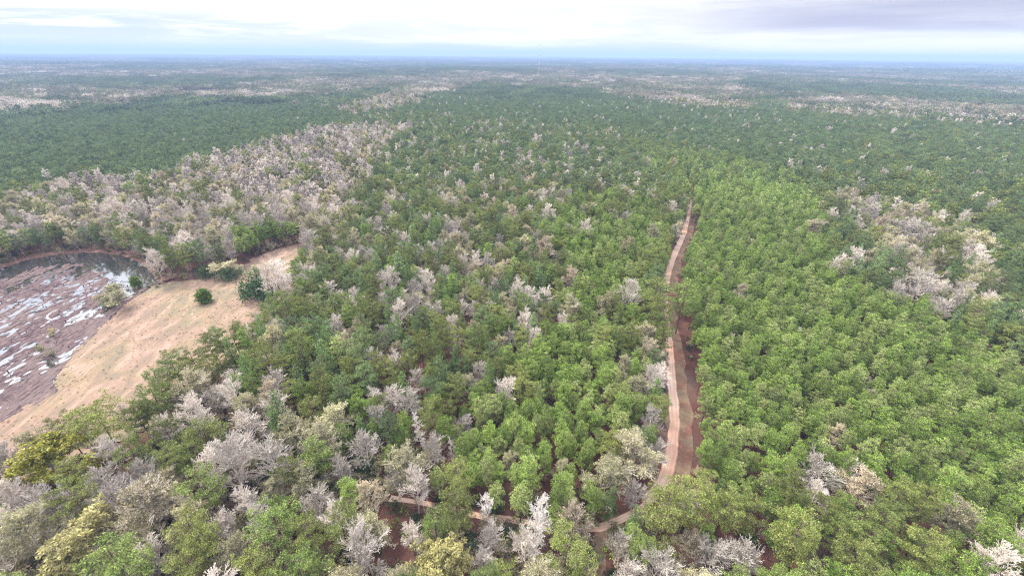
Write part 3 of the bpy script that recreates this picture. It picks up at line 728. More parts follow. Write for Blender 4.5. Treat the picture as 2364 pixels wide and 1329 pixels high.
# hand-placed trees: kind, crown centre in photo px, crown width in px, (label or None)
K = {'P': 'plantation_pine', 'B': 'mature_pine', 'C': 'blue_green_pine', 'S': 'spreading_pine', 'D': 'bare_hardwood', 'W': 'white_bare_tree', 'E': 'budding_hardwood', 'Y': 'yellow_budding_tree',
     'O': 'olive_leaved_tree', 'T': 'twiggy_bush', 'G': 'evergreen_bush', 'N': 'young_pine'}
HERO = """
Y 162 1235 200|broad golden budding tree filling the lower left corner
O 100 1040 175|big olive-yellow leafy tree at the near end of the tan meadow
S 215 950 125|wide flat-topped pine leaning over the near edge of the meadow
S 150 992 62|small flat-topped pine left of the wide flat-topped pine at the meadow edge
B 355 916 70|dark layered pine standing against the lower right edge of the meadow
E 413 920 84|beige budding tree right beside the dark layered pine at the meadow edge
D 244 1038 76|white-twigged bare tree right of the olive-yellow tree
B 298 1031 84|dark green pine just right of the white-twigged bare tree by the meadow
B 386 998 66|mid green pine left of two others in the row below the meadow corner
S 470 1004 84|flat dark pine over bare grey brush right of the meadow corner
B 170 1146 96|bright green pine alone among beige hardwoods at the left edge
E 320 1163 165|very wide bare tree with pale radiating limbs in the lower left
E 396 1113 72|yellowish budding tree above the very wide pale-limbed tree
B 464 1116 92|dark green pine right of the yellowish budding tree in the lower left
D 406 1170 62|small white bare tree between the wide pale-limbed tree and a dark pine
D 518 1211 66|round white bare tree with green pines on both sides in the lower left
B 437 1228 108|large green pine left of the round white bare tree
B 630 1200 110|bright green pine right of the round white bare tree
C 640 947 88|tall bright emerald pine in the lower left woods
P 721 1025 84|yellow-green pine with clumped crown right of the grey bare pair
P 790 1000 50|narrow vivid green pine beside the clumped yellow-green pine
D 569 967 86|grey bare tree left of the tall emerald pine
D 630 1042 110|wide pinkish bare tree, right of a grey bare pair
D 555 1031 82|pinkish-grey bare tree, left of a grey bare pair
D 562 1157 76|bare tree with white forks above the round white one
E 630 1136 56|small yellow budding tree beside the bare tree with white forks
D 728 1160 86|bare tree with spreading white limbs above a green pine
D 362 1275 80|bare white tree at the bottom edge beside the golden budding tree
E 626 1275 76|pale tan budding tree between two green pines at the bottom edge
D 20 1214 70|dark-stemmed bare tree cut by the left edge
B 250 1289 140|broad green pine at the bottom edge right of the golden tree
B 437 1305 100|green pine at the bottom edge, second from the golden tree
B 687 1309 120|green pine at the bottom edge under the tan budding tree
B 711 1228 90|mottled green pine beside the bare tree with spreading white limbs
D 782 1082 70|white bare tree above the yellow-tan budding tree
D 865 960 60|white bare tree left of the upper beige budding crown
D 841 1021 86|ragged white bare tree above a dark evergreen bush
G 841 1085 66|dark evergreen bush beneath the ragged white bare tree
E 775 960 90|wide beige tree left of the white bare tree in the mid foreground
E 936 1058 104|tall beige budding tree in the middle of the lower woods
W 970 994 36|slim white bare tree between green pines near the tall beige tree
W 1044 1042 28|very thin white bare tree among young pines
E 1169 1069 42|slim tan budding tree among pine trunks above the trail
E 1400 1072 110|wide rounded beige tree with forked limbs, left of the road bend
E 1484 1025 124|very wide beige tree overhanging the left side of the dirt road
D 1501 970 62|white bare tree behind the wide beige tree along the road
E 1298 1082 42|slim beige tree left of the wide rounded one near the road bend
W 1119 1160 50|slender bright white tree standing on the lower trail, left one
W 1244 1172 84|tall bright white tree with layered branches in the middle of the lower edge
W 1236 1235 60|low ragged white tree below the tall bright white one
D 1213 1248 76|grey-white bare tree between golden tree and tall white tree
B 1054 1160 100|round green pine covering the trail in the lower middle
E 1328 1205 88|yellow-tan budding tree beside the trail in the lower middle
Y 1027 1284 150|bright yellow budding tree at the bottom edge, middle of the frame
D 949 1238 58|small white bare tree upper left of the bright yellow tree
E 858 1211 100|tan budding tree with pale top left of the small white bare tree
D 915 1109 52|white bare tree right above the yellow-tan crown by the trail
E 854 1143 80|yellow-tan crown over the hidden trail in the lower middle
S 1308 1268 130|olive green wide pine left of the side trail at the bottom
D 1132 1248 72|grey bare tree left of the bright yellow tree's right neighbour
D 1125 1302 70|white bare tree at the bottom edge right of the bright yellow tree
D 1427 1258 62|white bare tree right of the brown side trail
G 1169 1218 44|dark green bush between the two bright white trees
B 1484 1285 62|small green pine at the bottom edge right of the side trail
B 1542 1150 120|dark green pine covering the bend of the dirt road
B 1598 1146 100|pine beside the one covering the road bend, lower right of it
B 1676 1170 86|pine with grey-green crown right of the road bend
D 1889 1072 98|large white bare tree, left of a pair in the right-hand pines
E 2004 1123 96|cream bare tree, right of a pair in the right-hand pines
D 1963 1089 40|small white bare tree squeezed between a larger pair
D 1650 1278 100|wide white bare tree with fine twigs at the bottom edge, right part
D 1720 1285 92|white bare tree touching a wide white one at the bottom edge
E 1584 1255 70|pale budding tree left of two white ones at the bottom edge
D 2350 1255 66|bare white tree cut by the right edge near the corner
E 1926 1004 48|small cream crown among the right-hand plantation pines
T 1611 1092 26|small blue-grey bush at the right verge end by the road bend
G 1730 1238 50|dark evergreen bush above two white bare trees at the bottom
E 1872 513 50|round cream tree alone in the plantation, upper right
E 1706 674 42|round beige tree alone in the middle of the plantation
D 1977 586 52|tallest white bare tree at the plantation corner
D 1940 602 48|bare tree left of the tallest white one at the plantation corner
E 2007 592 40|beige tree right of the tallest white one at the plantation corner
E 2062 538 46|beige tree with cream top left of the pale hardwood row
D 2018 470 60|white bare tree at the far end of the pale hardwood row
D 2092 501 70|wide white bare tree in the pale hardwood row
E 2173 538 52|cream topped tree in the pale hardwood row
D 2140 518 58|white bare tree beside the cream topped tree in the row
E 2275 545 72|golden cream tree near the right edge
D 2258 572 60|white vase-shaped bare tree under the golden cream tree
D 2140 630 86|wide pinkish bare tree near the right edge
E 2251 622 56|rounded cream tree below the white vase-shaped one
D 2218 684 60|small white bare tree lowest in the right-hand clump
E 2265 702 64|tan budding tree lowest right in the right-hand clump
C 2079 592 50|blue-green pine beside the wide pinkish bare tree
C 2204 612 38|round dark green pine between cream trees near the right edge
D 1223 677 60|wide white bare tree right of a pointed pine in the centre
D 1190 655 26|small bare tree between the pointed pine and the wide white one
D 1217 735 52|domed white bare tree below the wide white one in the centre
E 1244 740 36|beige tree touching the domed white one in the centre
D 1298 745 38|upright grey bare tree right of the domed white one
D 1173 785 40|white bare tree left of the fallen limbs in the centre
D 1230 779 44|low white bare tree with sprawling limbs in the centre
E 1155 800 50|beige brushy tree below the white bare trees in the centre
D 1014 718 38|round grey bare tree left of centre
D 1071 714 28|small purplish bare tree left of centre
D 1102 860 52|oval white bare tree right of the bright blue-green pine
D 966 875 44|grey-pink bare tree left below the bright blue-green pine
E 1262 556 66|largest cream domed tree in the upper middle, right of a pair
E 1212 562 46|cream domed tree, left of a pair in the upper middle
D 1152 558 30|small pale bare tree left of the cream pair
D 966 602 22|narrow white bare tree in the upper middle
E 1047 548 42|beige tree next to dark blue-green pines
D 1017 569 36|pinkish bare tree under the dark blue-green pines
E 1125 484 38|cream tree top, left of two in the upper middle
E 1186 484 44|cream tree top, right of two in the upper middle
C 953 500 34|dark pointed blue-green pine in the upper middle
C 997 538 46|broad blue-green pine, right of a dense pair
C 956 540 40|broad blue-green pine, left of a dense pair
C 1047 633 34|dark green cone-shaped tree in the middle woods
C 868 609 40|blue-green pine left of its twin above the left woods
C 919 609 46|blue-green pine right of its twin above the left woods
C 1169 657 32|pointed pale green pine left of the wide white bare tree
C 895 735 32|pale blue-green pine in a row of four, first
C 922 758 35|pale blue-green pine in a row of four, second
C 963 768 36|pale blue-green pine in a row of four, third
C 990 760 30|pale blue-green pine in a row of four, last
C 841 663 42|grey-green pine left of the middle woods
C 1017 860 60|brightest blue-green pine in the lower middle
C 1052 835 38|blue-green pine leaning behind the brightest one
C 1186 755 27|small vivid pine between white bare trees in the centre
E 1440 853 46|beige crown left of the white bare tree beside the road
D 1501 862 66|large white bare tree leaning on the road's left side
E 1491 768 58|dull beige crown beside the road, above the large white tree
E 1497 805 62|dull yellow crown just above the white tree at the road
E 1475 895 60|beige crown below the white bare tree beside the road
E 1530 830 30|thin tan tree overhanging the left road edge
E 814 555 40|beige tree on the upper left slope
T 515 610 66|round bare-topped tree with green skirt behind the meadow
G 522 632 48|dark evergreen skirt under the round bare-topped tree
D 612 610 80|pale bare tree rising out of the great evergreen clump
G 592 660 92|great dark evergreen clump in the meadow corner
G 620 668 60|right-hand half of the great evergreen clump
T 585 625 64|twiggy beige growth on top of the great evergreen clump
N 469 680 33|small round bright pine alone in the tan meadow
T 257 668 88|big rounded twiggy bush between pond and meadow
N 311 650 22|small green pine behind the rounded twiggy bush
T 230 690 30|low grey bush at the left foot of the rounded twiggy bush
G 475 628 42|dark evergreen at the far edge of the meadow
D 650 650 60|whitish bare tree right of the great evergreen clump
S 399 842 72|layered olive pine standing out over the meadow, leftmost
S 447 832 60|olive pine beside the leftmost one over the meadow
S 484 798 60|olive pine with visible trunk behind the leftmost two
S 538 774 68|broad olive pine at the meadow's right side
S 603 745 54|sparse olive pine further along the meadow's right side
C 572 863 52|bright green pine below the meadow's right corner
C 535 818 42|vivid green pine among olive ones at the meadow's right
C 745 823 58|pale green pine in the left woods
T 98 809 34|pale leafless shrub on the mudflat
T 123 768 18|yellowish low shrub on the mudflat
E 118 504 62|broad cream tree in the pale swath above the pond
E 369 484 42|cream domed tree in the pale swath, upper left
D 586 491 60|white domed bare tree in the pale swath
E 724 501 70|cream domed tree at the right end of the pale swath
D 714 540 56|spiky white bare tree right of the green pine island
E 485 562 34|cream tree in front of the green pine island
D 1495 370 26|white bare tree by the far bend of the road
E 1552 374 26|cream round tree right of the far bend of the road
E 1443 448 30|cream tree behind the middle woods
D 1455 452 22|bright bare tree behind the middle woods
B 1585 664 74|big dark pine bulging over the dirt road on its right side
B 1520 655 76|big green pine hiding the dirt road on its left side
B 1530 745 56|green pine reaching over the dirt road from the left
B 1531 702 68|rounded pine between two others over the hidden stretch of road
B 1530 785 44|lowest of the pines that hide the dirt road
""".strip().splitlines()


# ------------------------------------------------------------------ planting
placed = []       # dict(x,y,kind,s,rot,label,variant)
CELL = 12.0; cells = {}


def near_ok(x, y, r, k=.78):
    cx, cy_ = int(x // CELL), int(y // CELL)
    for i in range(cx - 1, cx + 2):
        for j in range(cy_ - 1, cy_ + 2):
            for (a, b, q) in cells.get((i, j), ()):
                if (a - x) ** 2 + (b - y) ** 2 < ((r + q) * k) ** 2: return False
    return True


def put_tree(x, y, r, **d):
    cells.setdefault((int(x // CELL), int(y // CELL)), []).append((x, y, r)); d.update(x=x, y=y, r=r); placed.append(d)


for line in HERO:
    body, lab = line.split('|'); k, px, py, w = body.split(); px, py, w = float(px), float(py), float(w); kind = K[k]; pr = BIG[kind][0]
    s = 1.0
    for it in range(6):
        zc = pr['zc'] * s; x, y = G(px, py, zc); depth = P(x, y, zc)[2]; s = w * depth / FPX / (2 * pr['r'])
        s = min(3.0, max(.42, s))
    v = int(px * 7 + py) % len(BIG[kind])
    put_tree(x, y, pr['r'] * s * .8, kind=kind, s=s, sz=1.35 if k == 'G' else min(1.25, max(.62, s ** -.45)), rot=random.uniform(0, 6.28), label=lab, v=v, hero=True)

# ground that must stay in view
clear_pts = []
for a, b, c in [(1552, 900, 0)] + [(px, py, 0) for px, py in [(1550, 1090), (1556, 1060), (1566, 1040), (1575, 1070), (1590, 1085), (1560, 1000), (1580, 1000), (1556, 950), (1580, 950), (1552, 905), (1575, 900), (1550, 860), (1572, 870), (1552, 820), (1568, 820),
                                   (1562, 770), (1552, 735), (1543, 640), (1548, 615), (1560, 590), (1568, 570), (1577, 545), (1584, 522), (1590, 500), (1400, 1212), (1385, 1240), (1380, 1275), (1420, 1195), (1460, 1182), (1205, 1200), (1155, 1190), (990, 1165),
                                   (1260, 1130), (1330, 1120), (1180, 1140), (1760, 1200), (1775, 1215), (1640, 1090), (1660, 1105)]]:
    clear_pts.append((a, b))
meadow_keep = []
for px in range(0, 720, 16):
    for py in range(575, 1080, 16): meadow_keep.append((px, py))
mk = np.array(meadow_keep)
inner = [(0, 605), (190, 570), (300, 590), (380, 650), (470, 640), (550, 620), (640, 600), (690, 590), (640, 680), (575, 745), (530, 740), (480, 765), (420, 800), (365, 830), (330, 880), (260, 925), (180, 950), (130, 985), (0, 1015)]
mk = mk[inpoly(mk, inner)]
clear_pts = np.array(clear_pts, float)
RP = np.array([(p.x, p.y) for p in ROAD_W]); TP = np.array([(p.x, p.y) for p in TRAIL_W]); SP = np.array([(p.x, p.y) for p in SPUR_W])


def path_side(x, y, pts):
    d2 = (pts[:, 0] - x) ** 2 + (pts[:, 1] - y) ** 2; i = int(d2.argmin()); j = min(len(pts) - 1, i + 1); i0 = max(0, i - 1)
    t = pts[j] - pts[i0]; c = t[0] * (y - pts[i][1]) - t[1] * (x - pts[i][0])
    return math.sqrt(d2[i]), -1 if c > 0 else 1


# candidate points inside the view wedge, out to 1.1 km
NC = 380000; RMAX = 1150
th = RNG.uniform(-1.3, 1.3, NC); rr = RMAX * np.sqrt(RNG.random(NC)); cx = rr * np.sin(th); cyy = rr * np.cos(th)
pg = PV(np.stack([cx, cyy, np.full(NC, 15.0)], 1)); keep = (pg[:, 0] > -170) & (pg[:, 0] < W0 + 170) & (pg[:, 1] < H0 + 260)
cx, cyy, pg = cx[keep], cyy[keep], pg[keep]
# plantations are set out in rows
blocked = inpoly(np.stack([cx, cyy], 1), MUD_W) | inpoly(np.stack([cx, cyy], 1), MEADOW_W)
jit = np.array([(14 * vnoise(a, b, 18, 3) + 5 * random.gauss(0, 1), 9 * vnoise(a, b, 18, 8) + 3 * random.gauss(0, 1)) for a, b in zip(cx, cyy)])
jit *= np.clip(pg[:, 2:3] ** -1 * 300, .4, 2.2)
pgj = pg[:, :2] + jit
zone = {n: inpoly(pgj if n != 'front' else pg[:, :2], z) for n, z in dict(plant=Z_PLANT, farplant=Z_FARPLANT, swath=Z_SWATH, inplant=Z_INPLANT, hard=Z_HARDLOW, rpatch=Z_RIGHTPATCH, rdark=Z_RIGHTDARK, front=Z_FRONTRIGHT, isle=Z_GREENISLE, bankp=Z_BANK, pink=PINKPALE).items()}
fh = np.zeros(len(cx), bool); fp = np.zeros(len(cx), bool)
for z in FAR_HARD: fh |= inpoly(pgj, z)
for z in FAR_PINE: fp |= inpoly(pgj, z)


def mixkind(i):
    x, y = cx[i], cyy[i]; n = vnoise(x, y, 45, 2); n2 = vnoise(x, y, 25, 6); u = random.random()
    if zone['bankp'][i]: return random.choices(('mature_pine', 'dark_pine', 'bare_hardwood', 'budding_hardwood'), (.50, .28, .10, .12))[0], .85
    if zone['isle'][i]: return 'plantation_pine', 1.0
    if zone['swath'][i]:
        g = .07 + .40 * max(0, n)
        if u < g: return 'mature_pine', .95
        return ('bare_hardwood', .95) if random.random() < .62 + .6 * n2 else ('budding_hardwood', .9)
    if zone['plant'][i]:
        if random.random() < (430 - pg[i][1]) / 150: return random.choice(('dark_pine', 'mature_pine')), .78
        return ('plantation_pine', .95) if u < .988 else (random.choice(('bare_hardwood', 'budding_hardwood')), .6)
    if zone['farplant'][i]: return ('dark_pine', .72) if u < .992 else ('bare_hardwood', .8)
    if zone['pink'][i]:
        return random.choices(('bare_hardwood', 'budding_hardwood', 'mature_pine', 'blue_green_pine'), (.45, .30, .17, .08))[0], .95
    if zone['inplant'][i]:
        return random.choices(('plantation_pine', 'mature_pine', 'bare_hardwood', 'budding_hardwood'), (.80, .12, .04, .04))[0], .98
    if zone['front'][i]:
        return random.choices(('plantation_pine', 'mature_pine', 'bare_hardwood', 'budding_hardwood'), (.62, .31, .03, .04))[0], 1.1
    if zone['hard'][i]:
        return random.choices(('mature_pine', 'bare_hardwood', 'budding_hardwood', 'plantation_pine', 'evergreen_bush'), (.09 + .22 * max(0, n), .37, .45, .04, .05))[0], 1.0
    if zone['rdark'][i]:
        return random.choices(('mature_pine', 'blue_green_pine', 'bare_hardwood', 'budding_hardwood', 'dark_pine'), (.25, .25, .05, .05, .40))[0], .95
    if fh[i]: return random.choices(('bare_hardwood', 'budding_hardwood', 'mature_pine'), (.5, .35, .15))[0], .95
    if fp[i]: return ('dark_pine', .78) if u < .94 else ('bare_hardwood', .8)
    py = pg[i][1]
    if py < 420 and pg[i][0] > 1430: return ('dark_pine' if random.random() < .75 else 'mature_pine', .8) if u < .94 else ('bare_hardwood', .8)
    hw = .36 + .5 * n2
    if u < hw: return ('bare_hardwood', .85) if random.random() < .6 else ('budding_hardwood', .85)
    if random.random() < .10 + .5 * max(0, n): return 'blue_green_pine', .9
    if random.random() < .25 + (.45 if py < 420 else 0): return 'dark_pine', .92
    return ('mature_pine', .92) if random.random() < .72 else ('plantation_pine', 1.1)


CR = {'plantation_pine': 1.85, 'mature_pine': 2.9, 'dark_pine': 2.7, 'blue_green_pine': 2.4, 'bare_hardwood': 3.5, 'budding_hardwood': 3.6, 'evergreen_bush': 2.6}
sites = np.flatnonzero(~blocked)
HP = []
for t in placed:
    q = BIG[t['kind']][t['v']]; px, py, dep = P(t['x'], t['y'], q['zc'] * t['s']); HP.append((px, py, q['r'] * t['s'] * FPX / dep, dep))
HP = np.array(HP)
for i in sites:
    x, y = cx[i], cyy[i]; kind, s = mixkind(i); s *= random.uniform(.8, 1.18) * (.96 if zone['plant'][i] or zone['farplant'][i] else 1.03 if 'pine' in kind else 1.22); r = CR[kind] * s
    r = min(r, 5.8)
    if not near_ok(x, y, r): continue
    if rr[0] is not None and -60 < x < 330 and y < 520:
        d, side = path_side(x, y, RP)
        if d < ((4.0 if side < 0 else 8.2) if pg[i][1] > 470 else (2.6 if side < 0 else 3.4)): continue
        d, _ = path_side(x, y, TP)
        if d < 1.2: continue
        d, _ = path_side(x, y, SP)
        if d < 3: continue
    q = BIG.get(kind, BIG['mature_pine'])[0]; px, py, dep = P(x, y, q['zc'] * s); rp = q['r'] * s * FPX / dep * .85
    hd = np.hypot(HP[:, 0] - px, HP[:, 1] - py)
    if ((hd < HP[:, 2] * .62 + rp * .45) & (dep < HP[:, 3] + 3)).any(): continue
    if py > 470:
        if 900 < px < 1850 and (((clear_pts[:, 0] - px) ** 2 + (clear_pts[:, 1] - py) ** 2) < rp * rp).any(): continue
        if px < 800 and len(mk) and (((mk[:, 0] - px) ** 2 + ((mk[:, 1] - py) / 1.25) ** 2) < (rp * .95) ** 2).any(): continue
    put_tree(x, y, r, kind=kind, s=s, sz=random.uniform(.88, 1.12), rot=random.uniform(0, 6.28), label=None, v=random.randrange(len(BIG[kind])), hero=False)

for t in placed: t['px'], t['py'], t['dep'] = P(t['x'], t['y'], BIG[t['kind']][0]['zc'] * t['s'])

# landmarks used to say where a tree stands
LM = [(1560, 950, 'the straight dirt road'), (1545, 1110, 'the dirt road bend'), (1583, 520, 'the far end of the dirt road'), (1545, 690, 'the hidden middle of the dirt road'),
      (1244, 1175, 'the tall bright white tree'), (1027, 1284, 'the bright yellow tree at the bottom'), (162, 1235, 'the golden tree in the corner'), (100, 1040, 'the olive-yellow tree'),
      (215, 950, 'the flat-topped pine at the meadow'), (640, 947, 'the tall emerald pine'), (936, 1058, 'the tall beige budding tree'), (1889, 1072, 'the large white bare tree in the pines'),
      (1650, 1278, 'the wide white bare tree at the bottom'), (1400, 1072, 'the rounded beige tree by the bend'), (469, 680, 'the small round meadow pine'), (592, 655, 'the great evergreen clump'),
      (257, 668, 'the rounded bush by the pond'), (1017, 860, 'the brightest blue-green pine'), (1223, 677, 'the wide white tree in the centre'), (1706, 674, 'the lone beige plantation tree'),
      (1872, 513, 'the lone cream plantation tree'), (1977, 586, 'the white tree at the plantation corner'), (2140, 630, 'the wide pinkish tree at the right'), (1262, 556, 'the cream domed pair'),
      (997, 538, 'the dense blue-green pair'), (399, 842, 'the layered olive pine at the meadow'), (120, 588, 'the dark pond'), (2350, 1255, 'the bare tree in the right corner'),
      (440, 1170, 'the wide pale-limbed tree'), (724, 501, 'the cream tree ending the pale swath'), (922, 758, 'the row of pale blue-green pines'), (2100, 900, 'the middle of the right-hand plantation'),
      (2000, 760, 'the upper part of the right-hand plantation'), (1750, 900, 'the plantation next to the road'), (2200, 1150, 'the lower part of the right-hand plantation'), (1300, 950, 'the young pines left of the road')]
LOOK = {'plantation_pine': 'yellow-green pine', 'mature_pine': 'olive green pine', 'dark_pine': 'dark green pine', 'blue_green_pine': 'blue-green pine', 'spreading_pine': 'flat-topped pine', 'bare_hardwood': 'pale bare tree',
        'white_bare_tree': 'white bare tree', 'budding_hardwood': 'beige budding tree', 'yellow_budding_tree': 'yellow budding tree', 'evergreen_bush': 'dark evergreen bush'}
CATS = {'plantation_pine': 'pine tree', 'mature_pine': 'pine tree', 'dark_pine': 'pine tree', 'blue_green_pine': 'pine tree', 'spreading_pine': 'pine tree', 'bare_hardwood': 'bare tree', 'white_bare_tree': 'bare tree', 'budding_hardwood': 'budding tree',
        'yellow_budding_tree': 'budding tree', 'olive_leaved_tree': 'leafy tree', 'twiggy_bush': 'bush', 'evergreen_bush': 'bush', 'young_pine': 'young pine'}
GROUPS = {'plantation_pine': 'yellow-green pines standing in dense blocks', 'mature_pine': 'olive green pines of the mixed wood', 'dark_pine': 'dark green pines of the mixed wood', 'blue_green_pine': 'blue-green pines of the mixed wood', 'spreading_pine': 'flat-topped pines by the meadow',
          'bare_hardwood': 'pale leafless hardwood trees', 'white_bare_tree': 'bright white leafless trees', 'budding_hardwood': 'beige budding hardwood trees', 'yellow_budding_tree': 'yellow budding trees', 'evergreen_bush': 'dark evergreen bushes', 'twiggy_bush': 'twiggy beige bushes'}


def where(px, py):
    b = min(LM, key=lambda l: (l[0] - px) ** 2 + (l[1] - py) ** 2); dx, dy = px - b[0], py - b[1]; d = math.hypot(dx, dy)
    a = math.degrees(math.atan2(dy, dx)) % 360
    dr = ['right of', 'lower right of', 'below', 'lower left of', 'left of', 'upper left of', 'above', 'upper right of'][int((a + 22.5) // 45) % 8]
    far = 'close' if d < 55 else 'a little way' if d < 110 else 'further'
    return f'{far} {dr} {b[2]}'.replace('a little way', 'just').replace('further', 'well')


def individual(t):
    pr = BIG[t['kind']][t['v']]
    e = bpy.data.objects.new(t['kind'], None); COL.objects.link(e); e.empty_display_size = .5
    e.location = (t['x'], t['y'], relief(t['x'], t['y'])); e.rotation_euler = (0, 0, t['rot']); e.scale = (t['s'], t['s'], t['s'] * t['sz'])
    link('trunk' if 'bush' not in t['kind'] else 'stem', pr['trunk'], e); link('crown' if 'bush' not in t['kind'] else 'foliage', pr['crown'], e)
    lab = t['label']
    if not lab:
        size = 'small' if t['s'] < .88 else 'large' if t['s'] > 1.12 else 'mid-sized'
        lab = f"{size} {LOOK[t['kind']]} {where(t['px'], t['py'])}"
    tag(e, lab, CATS[t['kind']], GROUPS.get(t['kind']))


stuff = {}
bykind = {}
for t in placed: bykind.setdefault(t['kind'], []).append(t)
LIMIT = 296
for kind, L in bykind.items():
    def vis(t):
        rp = BIG[kind][0]['r'] * t['s'] * FPX / t['dep']
        return -rp * .6 < t['px'] < W0 + rp * .6 and t['py'] < H0 + rp * .6
    L.sort(key=lambda t: (not t['hero'], not vis(t), t['dep'] / t['s'])); n = 0
    for t in L:
        if n < LIMIT and (vis(t) or t['hero']): individual(t); n += 1
        else: stuff.setdefault(kind, []).append(t)


# ------------------------------------------------------------------ masses of trees as instances on points
def scatter(name, protos, items, label, cat):
    """items: (x,y,z,index,rot,sx,sz); one object whose geometry nodes set a tree on each point"""
    c = bpy.data.collections.new(name + '_kinds')
    for i, me in enumerate(protos): c.objects.link(bpy.data.objects.new(f'{name}_kind_{i:02d}', me))
    A = np.array(items, float); me = bpy.data.meshes.new(name); me.vertices.add(len(A)); me.vertices.foreach_set('co', A[:, :3].astype(np.float32).ravel())
    a = me.attributes.new('pick', 'INT', 'POINT'); a.data.foreach_set('value', A[:, 3].astype(np.int32))
    a = me.attributes.new('turn', 'FLOAT_VECTOR', 'POINT'); z = np.zeros(len(A)); a.data.foreach_set('vector', np.stack([z, z, A[:, 4]], 1).astype(np.float32).ravel())
    a = me.attributes.new('size', 'FLOAT_VECTOR', 'POINT'); a.data.foreach_set('vector', np.stack([A[:, 5], A[:, 5], A[:, 6]], 1).astype(np.float32).ravel())
    o = link(name, me); tag(o, label, cat, None, 'stuff')
    ng = bpy.data.node_groups.new(name, 'GeometryNodeTree')
    ng.interface.new_socket('Geometry', in_out='INPUT', socket_type='NodeSocketGeometry'); ng.interface.new_socket('Geometry', in_out='OUTPUT', socket_type='NodeSocketGeometry')
    N = ng.nodes; gi = N.new('NodeGroupInput'); go = N.new('NodeGroupOutput'); ip = N.new('GeometryNodeInstanceOnPoints'); ci = N.new('GeometryNodeCollectionInfo')
    ci.inputs['Collection'].default_value = c; ci.inputs['Separate Children'].default_value = True; ci.inputs['Reset Children'].default_value = True
    def attr(n, t):
        q = N.new('GeometryNodeInputNamedAttribute'); q.data_type = t; q.inputs['Name'].default_value = n; return q.outputs[0]
    l = ng.links.new; l(gi.outputs[0], ip.inputs['Points']); l(ci.outputs[0], ip.inputs['Instance']); ip.inputs['Pick Instance'].default_value = True
    l(attr('pick', 'INT'), ip.inputs['Instance Index'])
    e = N.new('FunctionNodeEulerToRotation'); l(attr('turn', 'FLOAT_VECTOR'), e.inputs[0]); l(e.outputs[0], ip.inputs['Rotation'])
    l(attr('size', 'FLOAT_VECTOR'), ip.inputs['Scale']); l(ip.outputs[0], go.inputs[0])
    md = o.modifiers.new('scatter', 'NODES'); md.node_group = ng
    return o


MASS = {'plantation_pine': ('pine_stand', 'close ranks of green pines filling the blocks beyond the nearest trees', 'pine wood'),
        'mature_pine': ('mixed_pine_wood', 'olive green pines spread through the wood beyond the nearest trees', 'pine wood'),
        'dark_pine': ('dark_pine_wood', 'even dark green pines covering the blocks further back', 'pine wood'),
        'blue_green_pine': ('blue_green_pine_wood', 'scattered blue-green pines further back in the wood', 'pine wood'),
        'bare_hardwood': ('leafless_wood', 'pale leafless trees massed in swaths further back', 'bare wood'),
        'budding_hardwood': ('budding_wood', 'beige budding trees spread through the wood further back', 'budding wood'),
        'evergreen_bush': ('evergreen_thicket', 'dark evergreen bushes under the trees', 'thicket')}
for kind, L in stuff.items():
    if kind not in MASS: continue
    near = [p['joined'] for p in BIG[kind]]; mid = [p['joined'] for p in MID.get(kind, BIG[kind])]
    items = []
    for t in L:
        d = math.hypot(t['x'], t['y']); k = random.randrange(len(near)) if d < 360 else len(near) + random.randrange(len(mid))
        items.append((t['x'], t['y'], relief(t['x'], t['y']), k, t['rot'], t['s'], t['s'] * t['sz']))
    scatter(MASS[kind][0], near + mid, items, MASS[kind][1], MASS[kind][2])

# undergrowth between the trunks
bt, bc, bb = bare_parts(600, 3.4, 2.0, 8, .7, dens=.8, multi=3, fork=.1, rmin=.02, buds=2, budsize=.25)
def joined(name, trunk, crown, tm, cm, ex=None, em=None):
    tmp = {}; reg(tmp, name, trunk, crown, tm, cm, 1, 1, 1, ex, em); return tmp[name][0]['joined']
UG = [joined('sapling', bt, bc, M['twig_tan'], M['twig_tan'], bb, M['bud_beige'])]
bt, bc, bb = bare_parts(601, 3.0, 1.8, 8, .7, dens=.7, multi=3, fork=.1, rmin=.02)
UG.append(joined('brush', bt, bc, M['twig_brown'], M['twig_brown']))
a, b = dome_parts(602, 2.0, 1.5, 22, 14, .32); UG.append(joined('holly', a, b, M['bark_pine'], M['evergreen']))
a, b = dome_parts(603, 1.6, 1.5, 18, 12, .32); UG.append(joined('green_shrub', a, b, M['bark_pine'], M['needle_mature']))
items = []; bank_items = []
uth = RNG.uniform(-1.3, 1.3, 36000); ur = 420 * np.sqrt(RNG.random(36000)); ux, uy = ur * np.sin(uth), ur * np.cos(uth)
up_ = PV(np.stack([ux, uy, ux * 0], 1)); ok = (up_[:, 0] > -100) & (up_[:, 0] < W0 + 100) & (up_[:, 1] < H0 + 120) & ~inpoly(np.stack([ux, uy], 1), MUD_W) & ~inpoly(np.stack([ux, uy], 1), MEADOW_W)
zhl = inpoly(up_[:, :2], Z_HARDLOW)
zpl = inpoly(up_[:, :2], Z_PLANT) | inpoly(up_[:, :2], Z_FRONTRIGHT)
